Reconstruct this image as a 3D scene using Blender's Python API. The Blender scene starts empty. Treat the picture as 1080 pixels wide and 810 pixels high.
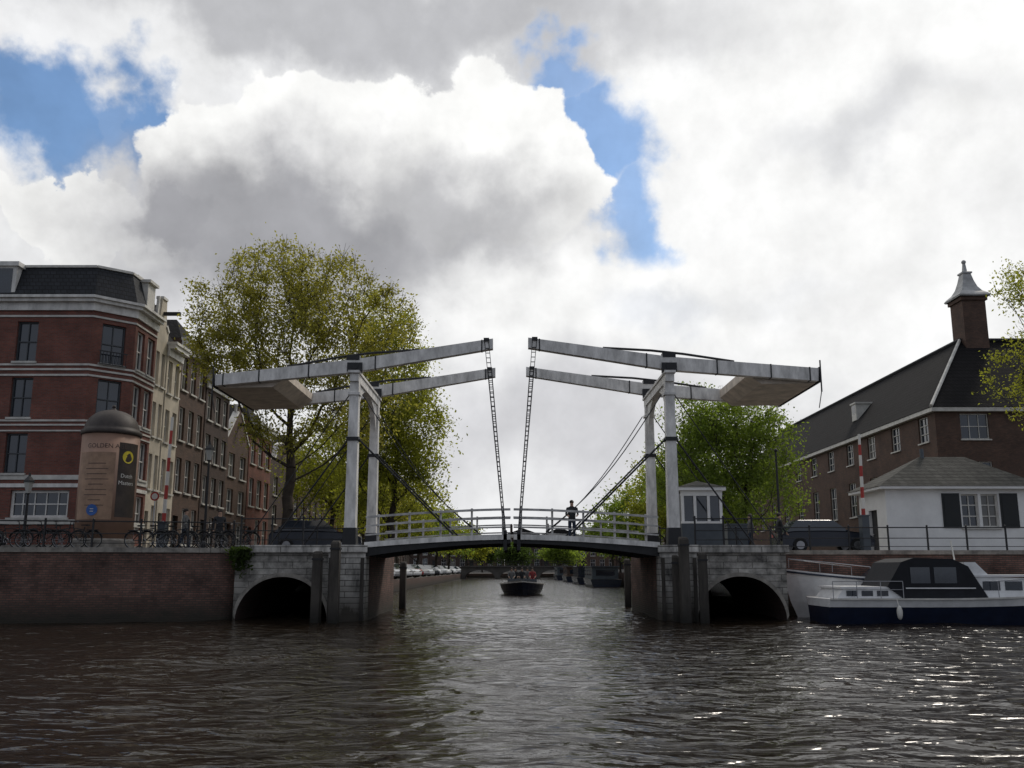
import bpy, math, random
import numpy as np
from mathutils import Vector, Matrix
random.seed(3)
rng = np.random.default_rng(5)
scene = bpy.context.scene
coll = scene.collection
F=900.; P=math.radians(10); CZ=1.9; VH=600.; V0=VH-F*math.tan(P)
cp=math.cos(P); sp=math.sin(P)
def H(v,Y):
    t=(V0-v)/F
    return CZ+Y*(t*cp+sp)/(cp-t*sp)
def XU(u,Y,z=2.5): return (u-540)/F*(Y*cp+(z-CZ)*sp)
def PT(u,v,Y):
    z=H(v,Y); return (XU(u,Y,z),z)
def YU(u,X,z=8.): return (X*F/(u-540)-(z-CZ)*sp)/cp

# ---------------------------------------------------------------- materials
def N(nt,t,**k):
    n=nt.nodes.new(t)
    for a,b in k.items(): setattr(n,a,b)
    return n
def mat(name,col,rough=.6,metal=0.,var=.25,scale=1.5,kind=None,col2=None,mortar=(.12,.11,.10),bump=0.,bscale=20.,
        grime=None,trans=None,bw=.22,bh=.07,mo=.012,spec=.5,streak=0.,coarse=0.):
    m=bpy.data.materials.new(name); m.use_nodes=True
    nt=m.node_tree; b=nt.nodes['Principled BSDF']; L=nt.links.new
    b.inputs['Roughness'].default_value=rough; b.inputs['Metallic'].default_value=metal
    b.inputs['Specular IOR Level'].default_value=spec
    g=N(nt,'ShaderNodeNewGeometry'); pos=g.outputs['Position']
    c4=lambda c:(c[0],c[1],c[2],1)
    src=None; hgt=None
    if kind=='brick':
        sx=N(nt,'ShaderNodeSeparateXYZ'); L(pos,sx.inputs[0])
        ad=N(nt,'ShaderNodeMath',operation='ADD'); L(sx.outputs[0],ad.inputs[0]); L(sx.outputs[1],ad.inputs[1])
        cb=N(nt,'ShaderNodeCombineXYZ'); L(ad.outputs[0],cb.inputs[0]); L(sx.outputs[2],cb.inputs[1])
        br=N(nt,'ShaderNodeTexBrick'); L(cb.outputs[0],br.inputs['Vector'])
        br.inputs['Scale'].default_value=1; br.inputs['Brick Width'].default_value=bw; br.inputs['Row Height'].default_value=bh
        br.inputs['Mortar Size'].default_value=mo; br.inputs['Color1'].default_value=c4(col)
        br.inputs['Color2'].default_value=c4(col2 or [x*.65 for x in col]); br.inputs['Mortar'].default_value=c4(mortar)
        src=br.outputs['Color']; hgt=br.outputs['Fac']
    n1=N(nt,'ShaderNodeTexNoise'); n1.inputs['Scale'].default_value=scale; n1.inputs['Detail'].default_value=6; n1.inputs['Roughness'].default_value=.65
    if streak:
        mp=N(nt,'ShaderNodeVectorMath',operation='MULTIPLY'); mp.inputs[1].default_value=(1,1,streak); L(pos,mp.inputs[0]); L(mp.outputs[0],n1.inputs['Vector'])
    else: L(pos,n1.inputs['Vector'])
    mr=N(nt,'ShaderNodeMapRange'); mr.inputs['From Min'].default_value=.3; mr.inputs['From Max'].default_value=.7
    mr.inputs['To Min'].default_value=1-var; mr.inputs['To Max'].default_value=1+var*.5
    L(n1.outputs['Fac'],mr.inputs['Value'])
    mx=N(nt,'ShaderNodeVectorMath',operation='SCALE'); L(mr.outputs[0],mx.inputs['Scale'])
    if src: L(src,mx.inputs[0])
    else: mx.inputs[0].default_value=col
    out=mx.outputs[0]
    if grime:
        z0,z1,gc=grime
        sz=N(nt,'ShaderNodeSeparateXYZ'); L(pos,sz.inputs[0])
        nz=N(nt,'ShaderNodeMath',operation='MULTIPLY_ADD'); L(n1.outputs['Fac'],nz.inputs[0]); nz.inputs[1].default_value=-1.6*(z1-z0); L(sz.outputs[2],nz.inputs[2])
        m2=N(nt,'ShaderNodeMapRange'); m2.inputs['From Min'].default_value=z0-.8*(z1-z0); m2.inputs['From Max'].default_value=z1-.8*(z1-z0)
        m2.inputs['To Min'].default_value=1; m2.inputs['To Max'].default_value=0; L(nz.outputs[0],m2.inputs['Value'])
        mm=N(nt,'ShaderNodeMix',data_type='RGBA'); L(m2.outputs[0],mm.inputs['Factor']); L(out,mm.inputs['A']); mm.inputs['B'].default_value=c4(gc)
        out=mm.outputs['Result']
    L(out,b.inputs['Base Color'])
    if bump or hgt:
        bp=N(nt,'ShaderNodeBump'); bp.inputs['Strength'].default_value=bump or .4; bp.inputs['Distance'].default_value=.02
        if hgt:
            bp.invert=True; L(hgt,bp.inputs['Height'])
        else:
            n2=N(nt,'ShaderNodeTexNoise'); n2.inputs['Scale'].default_value=bscale; n2.inputs['Detail'].default_value=3; L(pos,n2.inputs['Vector']); L(n2.outputs['Fac'],bp.inputs['Height'])
        L(bp.outputs[0],b.inputs['Normal'])
    if trans:
        tr=N(nt,'ShaderNodeBsdfTranslucent')
        t2=N(nt,'ShaderNodeVectorMath',operation='MULTIPLY'); t2.inputs[1].default_value=trans; L(out,t2.inputs[0]); L(t2.outputs[0],tr.inputs['Color'])
        ms=N(nt,'ShaderNodeMixShader'); ms.inputs[0].default_value=.5
        L(b.outputs[0],ms.inputs[1]); L(tr.outputs[0],ms.inputs[2]); L(ms.outputs[0],nt.nodes['Material Output'].inputs['Surface'])
    return m
GR=(.035,.03,.022)
M_brick=mat('red_brick',(.25,.07,.045),.85,kind='brick',col2=(.17,.05,.033),var=.4,scale=.8,mortar=(.12,.09,.075))
M_brickb=mat('brown_brick',(.13,.068,.042),.85,kind='brick',var=.35,scale=.8,mortar=(.075,.06,.05))
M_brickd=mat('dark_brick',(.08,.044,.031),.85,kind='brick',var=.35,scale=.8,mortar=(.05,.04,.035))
M_quay=mat('quay_brick',(.23,.115,.088),.9,kind='brick',col2=(.13,.07,.055),var=.65,scale=1.1,bump=.9,bw=.26,bh=.085,mo=.014,grime=(.1,.95,GR),mortar=(.09,.075,.062))
M_stone=mat('weathered_stone',(.46,.435,.39),.9,kind='brick',col2=(.33,.31,.28),mortar=(.13,.12,.10),var=.85,scale=1.7,bw=1.1,bh=.24,mo=.012,bump=.6,grime=(.1,1.3,(.055,.048,.036)))
M_cope=mat('coping_stone',(.29,.265,.23),.8,var=.6,scale=2.5,bump=.3)
M_white=mat('white_paint',(.72,.70,.655),.5,var=.35,scale=2.2,streak=.4,bump=.15)
M_whiteb=mat('bridge_paint',(.80,.775,.73),.5,var=.45,scale=2.8,streak=.35,bump=.25)
M_rail=mat('pale_rail_paint',(.55,.535,.51),.6,var=.5,scale=3)
M_dirtyw=mat('dirty_white_planks',(.62,.59,.54),.75,kind='brick',col2=(.42,.40,.36),mortar=(.07,.06,.05),var=.85,scale=2.4,streak=.4,bump=.8,bw=2.3,bh=.21,mo=.012,grime=(.1,1.4,(.05,.043,.033)))
M_trim=mat('trim_paint',(.58,.56,.51),.6,var=.3,scale=2)
M_cream=mat('cream_plaster',(.55,.49,.39),.75,var=.3,scale=1)
M_tan=mat('counterweight_paint',(.66,.57,.47),.6,var=.35,scale=2.)
M_black=mat('black_iron',(.012,.012,.014),.5,metal=.0,var=.4,scale=8)
M_navy=mat('navy_paint',(.009,.015,.036),.3,var=.3,scale=3)
M_canvas=mat('black_canvas',(.009,.010,.014),.85,var=.4,scale=3,bump=.3,bscale=6)
M_slate=mat('slate_roof',(.03,.032,.038),.75,kind='brick',col2=(.02,.022,.026),mortar=(.009,.009,.01),bw=.3,bh=.22,mo=.02,var=.3,spec=.3)
M_tile=mat('pantile_roof',(.014,.012,.014),.85,kind='brick',col2=(.009,.008,.009),mortar=(.004,.004,.004),bw=.28,bh=.34,mo=.05,var=.45,scale=.6,bump=.8,spec=.15)
M_shing=mat('grey_shingle',(.10,.097,.085),.85,kind='brick',col2=(.07,.068,.06),mortar=(.035,.035,.03),bw=.4,bh=.18,mo=.02,var=.4,spec=.2)
M_glass=mat('window_glass',(.016,.024,.036),.06,var=.5,scale=.7,spec=1.0,bump=.06,bscale=1.4)
M_curt=mat('curtained_glass',(.15,.145,.13),.15,var=.5,scale=.9,spec=.7)
M_wood=mat('weathered_timber',(.065,.057,.048),.9,var=.6,scale=5,streak=.15,bump=.6,bscale=14,grime=(.0,.7,(.014,.013,.01)))
M_planks=mat('deck_planks',(.08,.07,.06),.9,var=.4,scale=3)
M_under=mat('dark_girder',(.024,.024,.025),.7,var=.4,scale=4)
M_bark=mat('bark',(.05,.038,.028),.95,var=.5,scale=3,bump=.6)
M_leafA=mat('olive_leaves',(.21,.21,.055),.6,var=.3,scale=.5,trans=(2.4,2.25,1.2),spec=.1)
M_leafB=mat('spring_leaves',(.215,.235,.05),.6,var=.35,scale=.5,trans=(2.3,2.2,1.),spec=.1)
M_leafC=mat('green_leaves',(.15,.195,.05),.6,var=.35,scale=.5,trans=(2.2,2.3,1.),spec=.1)
M_leafD=mat('dark_green_leaves',(.06,.085,.028),.6,var=.5,scale=.3,trans=(1.8,2.0,1.),spec=.1)  # deeper green leaf colour for some far trees and the creeper
M_pave=mat('paving',(.13,.115,.10),.9,kind='brick',bw=.2,bh=.1,mo=.01,var=.3)
M_rubber=mat('rubber',(.012,.012,.012),.8,var=.2)
M_steel=mat('steel',(.35,.35,.36),.3,metal=.9,var=.2)
M_red=mat('red_paint',(.42,.035,.025),.45,var=.2)
M_poster=mat('poster_salmon',(.33,.20,.14),.6,var=.25,scale=1.2)
M_posterd=mat('poster_dark',(.05,.034,.025),.55,var=.6,scale=2.)
M_yellow=mat('yellow_print',(.70,.56,.03),.5,var=.1)
M_blue=mat('blue_sign',(.02,.10,.35),.4,var=.1)
M_print=mat('white_print',(.7,.68,.62),.5,var=.05)
M_dprint=mat('dark_print',(.10,.06,.045),.5,var=.05)
M_cone=mat('bronze_roof',(.05,.037,.03),.6,var=.5,scale=3)
M_booth=mat('grey_blue_paint',(.075,.09,.105),.5,var=.3)
M_frameD=mat('dark_frame_paint',(.05,.055,.06),.5,var=.3)
M_skin=mat('skin',(.40,.25,.18),.6,var=.1)
M_hair=mat('hair',(.03,.02,.015),.7,var=.2)
M_cl1=mat('dark_jacket',(.022,.024,.028),.8,var=.3); M_cl2=mat('jeans',(.025,.037,.065),.8,var=.3)
M_cl3=mat('grey_coat',(.14,.14,.14),.8,var=.3); M_cl4=mat('red_coat',(.28,.04,.04),.8,var=.3)
M_carw=mat('white_car_paint',(.78,.79,.8),.25,var=.05); M_cars=mat('silver_car_paint',(.42,.43,.45),.3,metal=.3,var=.05)
M_card=mat('dark_car_paint',(.02,.025,.038),.25,var=.05); M_carr=mat('red_car_paint',(.3,.03,.03),.25,var=.05)
M_gel=mat('gelcoat',(.80,.80,.79),.25,var=.2,scale=1.5)
M_orange=mat('varnished_wood',(.26,.11,.04),.35,var=.3,scale=4)
M_lamp=mat('lamp_glass',(.45,.45,.42),.2,var=.05)
M_green=mat('black_green_paint',(.006,.008,.008),.5,var=.3)

# ---------------------------------------------------------------- mesh builder
class MB:
    def __init__(s): s.v=[];s.f=[];s.m=[]
    def add(s,V,Fc,m=0):
        o=len(s.v); s.v+=[tuple(p) for p in V]; s.f+=[tuple(i+o for i in f) for f in Fc]; s.m+=[m]*len(Fc); return s
    def box(s,x0,x1,y0,y1,z0,z1,m=0):
        return s.add([(x0,y0,z0),(x1,y0,z0),(x1,y1,z0),(x0,y1,z0),(x0,y0,z1),(x1,y0,z1),(x1,y1,z1),(x0,y1,z1)],
          [(0,3,2,1),(4,5,6,7),(0,1,5,4),(1,2,6,5),(2,3,7,6),(3,0,4,7)],m)
    def quad(s,a,b,c,d,m=0): return s.add([a,b,c,d],[(0,1,2,3)],m)
    def tube(s,path,radii,n=8,m=0,caps=True):
        path=[Vector(p) for p in path]
        if not hasattr(radii,'__len__'): radii=[radii]*len(path)
        V=[];prev=None
        for i,p in enumerate(path):
            d=(path[min(i+1,len(path)-1)]-path[max(i-1,0)]).normalized()
            if prev is None:
                a=Vector((0,0,1)) if abs(d.z)<.9 else Vector((1,0,0))
                x=d.cross(a).normalized()
            else:
                x=(prev-d*prev.dot(d)); x=x.normalized() if x.length>1e-6 else d.orthogonal().normalized()
            prev=x; y=d.cross(x)
            for k in range(n):
                t=2*math.pi*k/n; V.append(p+(x*math.cos(t)+y*math.sin(t))*radii[i])
        Fc=[]
        for i in range(len(path)-1):
            for k in range(n):
                Fc.append((i*n+k,i*n+(k+1)%n,(i+1)*n+(k+1)%n,(i+1)*n+k))
        if caps: Fc.append(tuple(range(n-1,-1,-1))); Fc.append(tuple((len(path)-1)*n+k for k in range(n)))
        return s.add(V,Fc,m)
    def cyl(s,p0,p1,r0,r1=None,n=8,m=0): return s.tube([p0,p1],[r0,r0 if r1 is None else r1],n,m)
    def bar(s,p0,p1,w,h,m=0):
        p0=Vector(p0);p1=Vector(p1); d=(p1-p0).normalized()
        a=Vector((0,0,1)) if abs(d.z)<.95 else Vector((0,1,0))
        x=d.cross(a).normalized()*w/2; y=x.normalized().cross(d)*h/2
        V=[p+a1*x+b1*y for p in (p0,p1) for a1,b1 in ((-1,-1),(1,-1),(1,1),(-1,1))]
        return s.add(V,[(3,2,1,0),(4,5,6,7),(0,1,5,4),(1,2,6,5),(2,3,7,6),(3,0,4,7)],m)
    def lathe(s,prof,n=24,c=(0,0,0),m=0):
        V=[(c[0]+r*math.cos(2*math.pi*k/n),c[1]+r*math.sin(2*math.pi*k/n),c[2]+z) for r,z in prof for k in range(n)]
        Fc=[(i*n+k,i*n+(k+1)%n,(i+1)*n+(k+1)%n,(i+1)*n+k) for i in range(len(prof)-1) for k in range(n)]
        Fc.append(tuple(range(n-1,-1,-1))); Fc.append(tuple((len(prof)-1)*n+k for k in range(n)))
        return s.add(V,Fc,m)
    def prism(s,poly,y0,y1,m=0):  # poly in xz
        n=len(poly)
        V=[(x,y0,z) for x,z in poly]+[(x,y1,z) for x,z in poly]
        Fc=[tuple(range(n)),tuple(range(2*n-1,n-1,-1))]+[(i,i+n,(i+1)%n+n,(i+1)%n) for i in range(n)]
        return s.add(V,Fc,m)
    def torus(s,c,R,r,n=20,k=6,m=0): # axis y
        V=[];Fc=[]
        for i in range(n):
            a=2*math.pi*i/n
            for j in range(k):
                b=2*math.pi*j/k; q=R+r*math.cos(b)
                V.append((c[0]+q*math.cos(a),c[1]+r*math.sin(b),c[2]+q*math.sin(a)))
        for i in range(n):
            for j in range(k):
                Fc.append((i*k+j,i*k+(j+1)%k,((i+1)%n)*k+(j+1)%k,((i+1)%n)*k+j))
        return s.add(V,Fc,m)
    def ball(s,c,rx,ry=None,rz=None,n=10,k=6,m=0):
        ry=ry or rx; rz=rz or rx
        V=[(c[0],c[1],c[2]-rz)];Fc=[]
        for i in range(1,k):
            a=-math.pi/2+math.pi*i/k
            for j in range(n):
                b=2*math.pi*j/n; V.append((c[0]+rx*math.cos(a)*math.cos(b),c[1]+ry*math.cos(a)*math.sin(b),c[2]+rz*math.sin(a)))
        V.append((c[0],c[1],c[2]+rz)); T=len(V)-1
        for j in range(n):
            Fc.append((0,1+(j+1)%n,1+j)); Fc.append((T,T-n+j,T-n+(j+1)%n))
        for i in range(k-2):
            for j in range(n): Fc.append((1+i*n+j,1+i*n+(j+1)%n,1+(i+1)*n+(j+1)%n,1+(i+1)*n+j))
        return s.add(V,Fc,m)
    def mesh(s,name,mats,smooth=False,off=(0,0,0)):
        me=bpy.data.meshes.new(name)
        V=[(a-off[0],b-off[1],c-off[2]) for a,b,c in s.v]
        me.from_pydata(V,[],s.f); me.update()
        for m in (mats if isinstance(mats,(list,tuple)) else [mats]): me.materials.append(m)
        me.polygons.foreach_set('material_index',s.m)
        if smooth: me.polygons.foreach_set('use_smooth',[True]*len(s.f))
        me.update(); return me
def thing(name,label,cat,loc=(0,0,0),rz=0,group=None):
    o=bpy.data.objects.new(name,None); o.empty_display_size=.2; coll.objects.link(o)
    o.location=loc; o.rotation_euler=(0,0,rz); o['label']=label; o['category']=cat
    if group: o['group']=group
    return o
def wloc(o):
    l=Vector(o.location)
    while o.parent: o=o.parent; l+=Vector(o.location)
    return l
def part(par,name,mb,mats,loc=(0,0,0),rz=0,label=None,smooth=False,world=False):
    off=wloc(par) if world else (0,0,0)
    me=mb.mesh(name,mats,smooth,off) if isinstance(mb,MB) else mb
    o=bpy.data.objects.new(name,me); coll.objects.link(o); o.parent=par; o.location=loc; o.rotation_euler=(0,0,rz)
    if label: o['label']=label
    return o
def solo(name,mb,mats,label=None,cat=None,kind=None,smooth=False,loc=(0,0,0)):
    o=bpy.data.objects.new(name,mb.mesh(name,mats,smooth,loc) if isinstance(mb,MB) else mb); coll.objects.link(o); o.location=loc
    if label: o['label']=label
    if cat: o['category']=cat
    if kind: o['kind']=kind
    return o
def dup(root,loc,rz=None,label=None):
    def cpy(o,par):
        n=o.copy(); coll.objects.link(n)
        if par: n.parent=par
        for ch in o.children: cpy(ch,n)
        return n
    n=cpy(root,None); n.location=loc
    if rz is not None: n.rotation_euler=(0,0,rz)
    if label: n['label']=label
    return n
def recolor(root,name,m):
    for ch in root.children:
        if ch.name.split('.')[0]==name:
            ch.material_slots[0].link='OBJECT'; ch.material_slots[0].material=m

# ---------------------------------------------------------------- world
SAZ=math.radians(38); SEL=math.radians(47)
sdir=Vector((math.sin(SAZ)*math.cos(SEL),math.cos(SAZ)*math.cos(SEL),math.sin(SEL)))
W=bpy.data.worlds.new('World'); scene.world=W; W.use_nodes=True
nt=W.node_tree; nt.nodes.clear(); L=nt.links.new
def MM(op,a,b=None,c=None,clamp=False):
    n=nt.nodes.new('ShaderNodeMath'); n.operation=op; n.use_clamp=clamp
    for i,x in enumerate((a,b,c)):
        if x is None: continue
        if isinstance(x,(int,float)): n.inputs[i].default_value=x
        else: L(x,n.inputs[i])
    return n.outputs[0]
tc=N(nt,'ShaderNodeTexCoord'); D=tc.outputs['Generated']
sx=N(nt,'ShaderNodeSeparateXYZ'); L(D,sx.inputs[0])
az=MM('ARCTAN2',sx.outputs[0],sx.outputs[1]); el=MM('ARCSINE',sx.outputs[2])
def noise(scale,det,rough=.55,off=(0,0,0)):
    a=N(nt,'ShaderNodeVectorMath',operation='ADD'); L(D,a.inputs[0]); a.inputs[1].default_value=off
    n=N(nt,'ShaderNodeTexNoise'); n.inputs['Scale'].default_value=scale; n.inputs['Detail'].default_value=det; n.inputs['Roughness'].default_value=rough
    L(a.outputs[0],n.inputs['Vector']); return n
n1=noise(4.2,2); n2=noise(13,6,.54,(3,1,2))
s1=N(nt,'ShaderNodeSeparateColor'); L(n1.outputs['Color'],s1.inputs[0])
s2=N(nt,'ShaderNodeSeparateColor'); L(n2.outputs['Color'],s2.inputs[0])
def warp(base,a,b,k1,k2):
    x=MM('MULTIPLY_ADD',MM('SUBTRACT',a,.5),k1,base)
    return MM('MULTIPLY_ADD',MM('SUBTRACT',b,.5),k2,x)
AZ=warp(az,s1.outputs[0],s2.outputs[0],.13,.15); EL=warp(el,s1.outputs[1],s2.outputs[1],.13,.15)
def angs(u,v):
    x=(u-540)/F; t=(V0-v)/F; d=Vector((x,cp-t*sp,sp+t*cp)).normalized()
    return math.atan2(d.x,d.y),math.asin(d.z)
def blob(u,v,ru,rv,soft=.3,st=1.):
    a0,e0=angs(u,v); ra=abs(angs(u+ru,v)[0]-angs(u-ru,v)[0])/2; re=abs(angs(u,v+rv)[1]-angs(u,v-rv)[1])/2
    dx=MM('MULTIPLY',MM('SUBTRACT',AZ,a0),1/ra); dy=MM('MULTIPLY',MM('SUBTRACT',EL,e0),1/re)
    q=MM('SQRT',MM('ADD',MM('MULTIPLY',dx,dx),MM('MULTIPLY',dy,dy)))
    m=N(nt,'ShaderNodeMapRange',interpolation_type='SMOOTHSTEP'); L(q,m.inputs['Value'])
    m.inputs['From Min'].default_value=max(0,1-soft); m.inputs['From Max'].default_value=1+soft
    m.inputs['To Min'].default_value=st; m.inputs['To Max'].default_value=0
    return m.outputs[0]
def mixc(f,a,b):
    n=N(nt,'ShaderNodeMix',data_type='RGBA'); L(f,n.inputs['Factor'])
    for k,x in (('A',a),('B',b)):
        if isinstance(x,tuple): n.inputs[k].default_value=(*x,1)
        else: L(x,n.inputs[k])
    return n.outputs['Result']
def mx(l):
    r=l[0]
    for x in l[1:]: r=MM('MAXIMUM',r,x)
    return r
BR=(1.0,1.0,.99); MID=(.79,.795,.81); GY=(.36,.362,.385); GY2=(.56,.56,.59)
n3=noise(4,5,.52,(7,2,1)); n4=noise(15,5,.58,(1,5,9))
mr=N(nt,'ShaderNodeMapRange'); L(n3.outputs['Fac'],mr.inputs['Value']); mr.inputs['From Min'].default_value=.36; mr.inputs['From Max'].default_value=.64
col=mixc(mr.outputs[0],MID,(.93,.935,.94))
for (u,v,ru,rv,so,st,c) in [
    (900,90,300,190,.6,.85,BR),(590,300,230,75,.7,.8,BR),(880,330,260,80,.7,.6,BR),
    (925,120,110,30,.9,.6,(.64,.65,.68)),(600,450,180,70,.8,.75,GY2),(170,320,190,45,.8,.45,GY2),(330,0,460,66,.5,.85,(.47,.475,.50)),
    (820,300,60,25,.9,.3,(.62,.64,.68)),(700,325,45,22,.8,.45,(.56,.6,.68))]:
    col=mixc(blob(u,v,ru,rv,so,st),col,c)
sky=N(nt,'ShaderNodeTexSky',sky_type='NISHITA',sun_disc=False); sky.sun_elevation=SEL; sky.sun_rotation=SAZ
sky.air_density=1.; sky.dust_density=.6
gap=mx([blob(20,102,95,52,.32),blob(100,116,90,38,.4,.95),blob(160,128,58,52,.32),blob(590,86,44,32,.4,.95),blob(635,130,46,52,.35),blob(668,200,34,60,.4,.95)])
skyc=N(nt,'ShaderNodeVectorMath',operation='MULTIPLY_ADD'); L(sky.outputs[0],skyc.inputs[0]); skyc.inputs[1].default_value=(.1*.85,.1*1.0,.1*1.12); skyc.inputs[2].default_value=(.035,.055,.08)
col=mixc(gap,col,skyc.outputs[0])
cum=mx([blob(55,205,95,48,.05),blob(228,172,95,82,.05),blob(330,160,110,85,.05),blob(440,158,110,85,.05),blob(535,160,84,78,.05),blob(595,188,44,55,.08),blob(160,235,72,44,.14)])
col=mixc(cum,col,(1.0,1.0,.985))
belly=mx([blob(300,242,225,76,.55,.97),blob(180,228,88,44,.5),blob(470,222,130,52,.75,.8)])
col=mixc(belly,col,GY)
col=mixc(blob(380,158,130,24,.95,.3),col,(.58,.58,.60))
mr2=N(nt,'ShaderNodeMapRange'); L(n4.outputs['Fac'],mr2.inputs['Value']); mr2.inputs['From Min'].default_value=.3; mr2.inputs['From Max'].default_value=.7
mr2.inputs['To Min'].default_value=.89; mr2.inputs['To Max'].default_value=1.09
mr4=N(nt,'ShaderNodeMapRange'); L(sx.outputs[1],mr4.inputs['Value']); mr4.inputs['From Min'].default_value=.25; mr4.inputs['From Max'].default_value=-.3
mr4.inputs['To Min'].default_value=0; mr4.inputs['To Max'].default_value=.32
col=mixc(mr4.outputs[0],col,(.30,.48,.85))  # unseen sky behind the camera tinted blue for ambient light and window reflections
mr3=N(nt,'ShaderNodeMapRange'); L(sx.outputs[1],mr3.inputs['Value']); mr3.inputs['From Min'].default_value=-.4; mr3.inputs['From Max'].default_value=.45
mr3.inputs['To Min'].default_value=.52; mr3.inputs['To Max'].default_value=1.  # unseen sky behind the camera dimmed to darken the foreground
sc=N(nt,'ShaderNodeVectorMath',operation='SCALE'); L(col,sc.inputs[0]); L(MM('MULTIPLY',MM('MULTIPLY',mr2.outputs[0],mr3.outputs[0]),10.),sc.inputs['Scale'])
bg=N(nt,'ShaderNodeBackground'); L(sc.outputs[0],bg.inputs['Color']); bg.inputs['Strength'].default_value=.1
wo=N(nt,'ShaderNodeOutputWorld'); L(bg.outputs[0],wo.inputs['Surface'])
sl=bpy.data.lights.new('sun','SUN'); sl.energy=1.5; sl.angle=math.radians(12); sl.color=(1,.92,.82)
so=bpy.data.objects.new('sun',sl); coll.objects.link(so); so.rotation_euler=sdir.to_track_quat('Z','Y').to_euler(); so.location=(20,20,60)
cam=bpy.data.cameras.new('camera'); co=bpy.data.objects.new('camera',cam); coll.objects.link(co); scene.camera=co
cam.sensor_width=36; cam.lens=30; cam.clip_end=3000; cam.clip_start=.1; co.location=(0,0,CZ); co.rotation_euler=(math.pi/2+P,0,0); cam.shift_y=(V0-405)/1080
scene.view_settings.view_transform='Standard'; scene.view_settings.look='None'; scene.view_settings.exposure=0

# ---------------------------------------------------------------- water
xs=np.concatenate([np.linspace(-900,-40,18)[:-1],np.linspace(-40,-24,50)[:-1],np.arange(-24,24,.11),np.linspace(24,40,50),np.linspace(40,900,18)[1:]])
ys=[-200,-100,-50,-20,-8,0]; y=1.; 
while y<45: ys.append(y); y+=max(.055,y*.0045)
while y<260: ys.append(y); y*=1.02
ys+= [400,700,1500]
ys=np.array(ys); X,Y=np.meshgrid(xs,ys)
Z=np.zeros_like(X)
for i in range(42):
    lam=.42*(1.09**i); k=2*math.pi/lam; th=rng.normal(-1.25,.65); a=.0056*lam**.78
    ph=rng.uniform(0,6.28); mod=.5+.5*np.sin(X*.21*math.cos(i)+Y*.17*math.sin(i*1.7)+i)
    arg=k*(X*math.cos(th)+Y*math.sin(th))+ph+.6*np.sin(X*.5+i)+.5*np.sin(Y*.43+i*2)
    Z+=a*mod*(.25*(1-2*np.abs(np.sin(arg/2)))+.75*np.sin(arg))*.9
fade=np.clip((75-Y)/40,0,1)*np.clip(Y/2,0,1)*np.clip((38-np.abs(X))/10,0,1)
Z*=fade
nx=len(xs);ny=len(ys)
V=np.stack([X,Y,Z],-1).reshape(-1,3)
idx=np.arange(nx*ny).reshape(ny,nx)
Q=np.stack([idx[:-1,:-1],idx[:-1,1:],idx[1:,1:],idx[1:,:-1]],-1).reshape(-1,4)
def npmesh(name,V,Q,smooth=True):
    me=bpy.data.meshes.new(name); me.vertices.add(len(V)); me.vertices.foreach_set('co',V.astype(np.float32).ravel())
    k=Q.shape[1]; me.loops.add(Q.size); me.loops.foreach_set('vertex_index',Q.astype(np.int32).ravel())
    me.polygons.add(len(Q)); me.polygons.foreach_set('loop_start',np.arange(0,Q.size,k,dtype=np.int32)); me.polygons.foreach_set('loop_total',np.full(len(Q),k,dtype=np.int32))
    me.polygons.foreach_set('use_smooth',np.full(len(Q),smooth)); me.update(calc_edges=True); return me
wm=bpy.data.materials.new('canal_water'); wm.use_nodes=True; wn=wm.node_tree; b=wn.nodes['Principled BSDF']
b.inputs['Base Color'].default_value=(.017,.012,.008,1); b.inputs['Roughness'].default_value=.11; b.inputs['IOR'].default_value=1.33; b.inputs['Specular IOR Level'].default_value=.42
g=N(wn,'ShaderNodeNewGeometry'); last=None
for sc_,st,dist,str_ in ((1.3,.7,.20,(1,1.7,1)),(4,.6,.03,(1,1.5,1))):
    vm=N(wn,'ShaderNodeVectorMath',operation='MULTIPLY'); vm.inputs[1].default_value=str_; wn.links.new(g.outputs['Position'],vm.inputs[0])
    nz=N(wn,'ShaderNodeTexNoise'); nz.inputs['Scale'].default_value=sc_; nz.inputs['Detail'].default_value=2; nz.inputs['Distortion'].default_value=.6; wn.links.new(vm.outputs[0],nz.inputs['Vector'])
    bp=N(wn,'ShaderNodeBump'); bp.inputs['Strength'].default_value=st; bp.inputs['Distance'].default_value=dist; wn.links.new(nz.outputs['Fac'],bp.inputs['Height'])
    if last: wn.links.new(last,bp.inputs['Normal'])
    last=bp.outputs[0]
wn.links.new(last,b.inputs['Normal'])
wme=npmesh('water',V,Q); wme.materials.append(wm)
wo_=bpy.data.objects.new('water',wme); coll.objects.link(wo_); wo_['kind']='structure'

# ---------------------------------------------------------------- banks
GZ=2.65
QL=[(-90,27.5),(-45,28.6),(-30,29.9),(-23,30.9),(-18.5,31.6),(-14.8,32.15),(-12.4,32.7),(-11.2,33.1),(-10.6,33.7)]
mb=MB()
poly=QL+[(-5.7,33.7),(-5.7,41),(-9.5,46),(-400,46),(-400,27.5)]
mb.add([(x,y,GZ) for x,y in poly],[tuple(range(len(poly)))])
rows=[(46,-9.5,GZ),(58,-10,2.0),(75,-10,.98),(190,-10,.9),(195,200,.9),(1500,1200,.9)]
for a,b_ in zip(rows[:-1],rows[1:]):
    mb.quad((-1200,a[0],a[2]),(a[1],a[0],a[2]),(b_[1],b_[0],b_[2]),(-1200,b_[0],b_[2]))
solo('ground',mb,M_pave,kind='structure')
mb=MB()
poly=[(5.7,33.4),(10.5,33.4),(10.9,37),(120,37),(400,37),(400,46),(10.5,46),(5.7,41)]
mb.add([(x,y,GZ) for x,y in poly],[tuple(range(len(poly)))])
rows=[(46,10.5,GZ),(58,12,2.3),(75,12,1.6),(190,12,1.1)]
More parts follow.
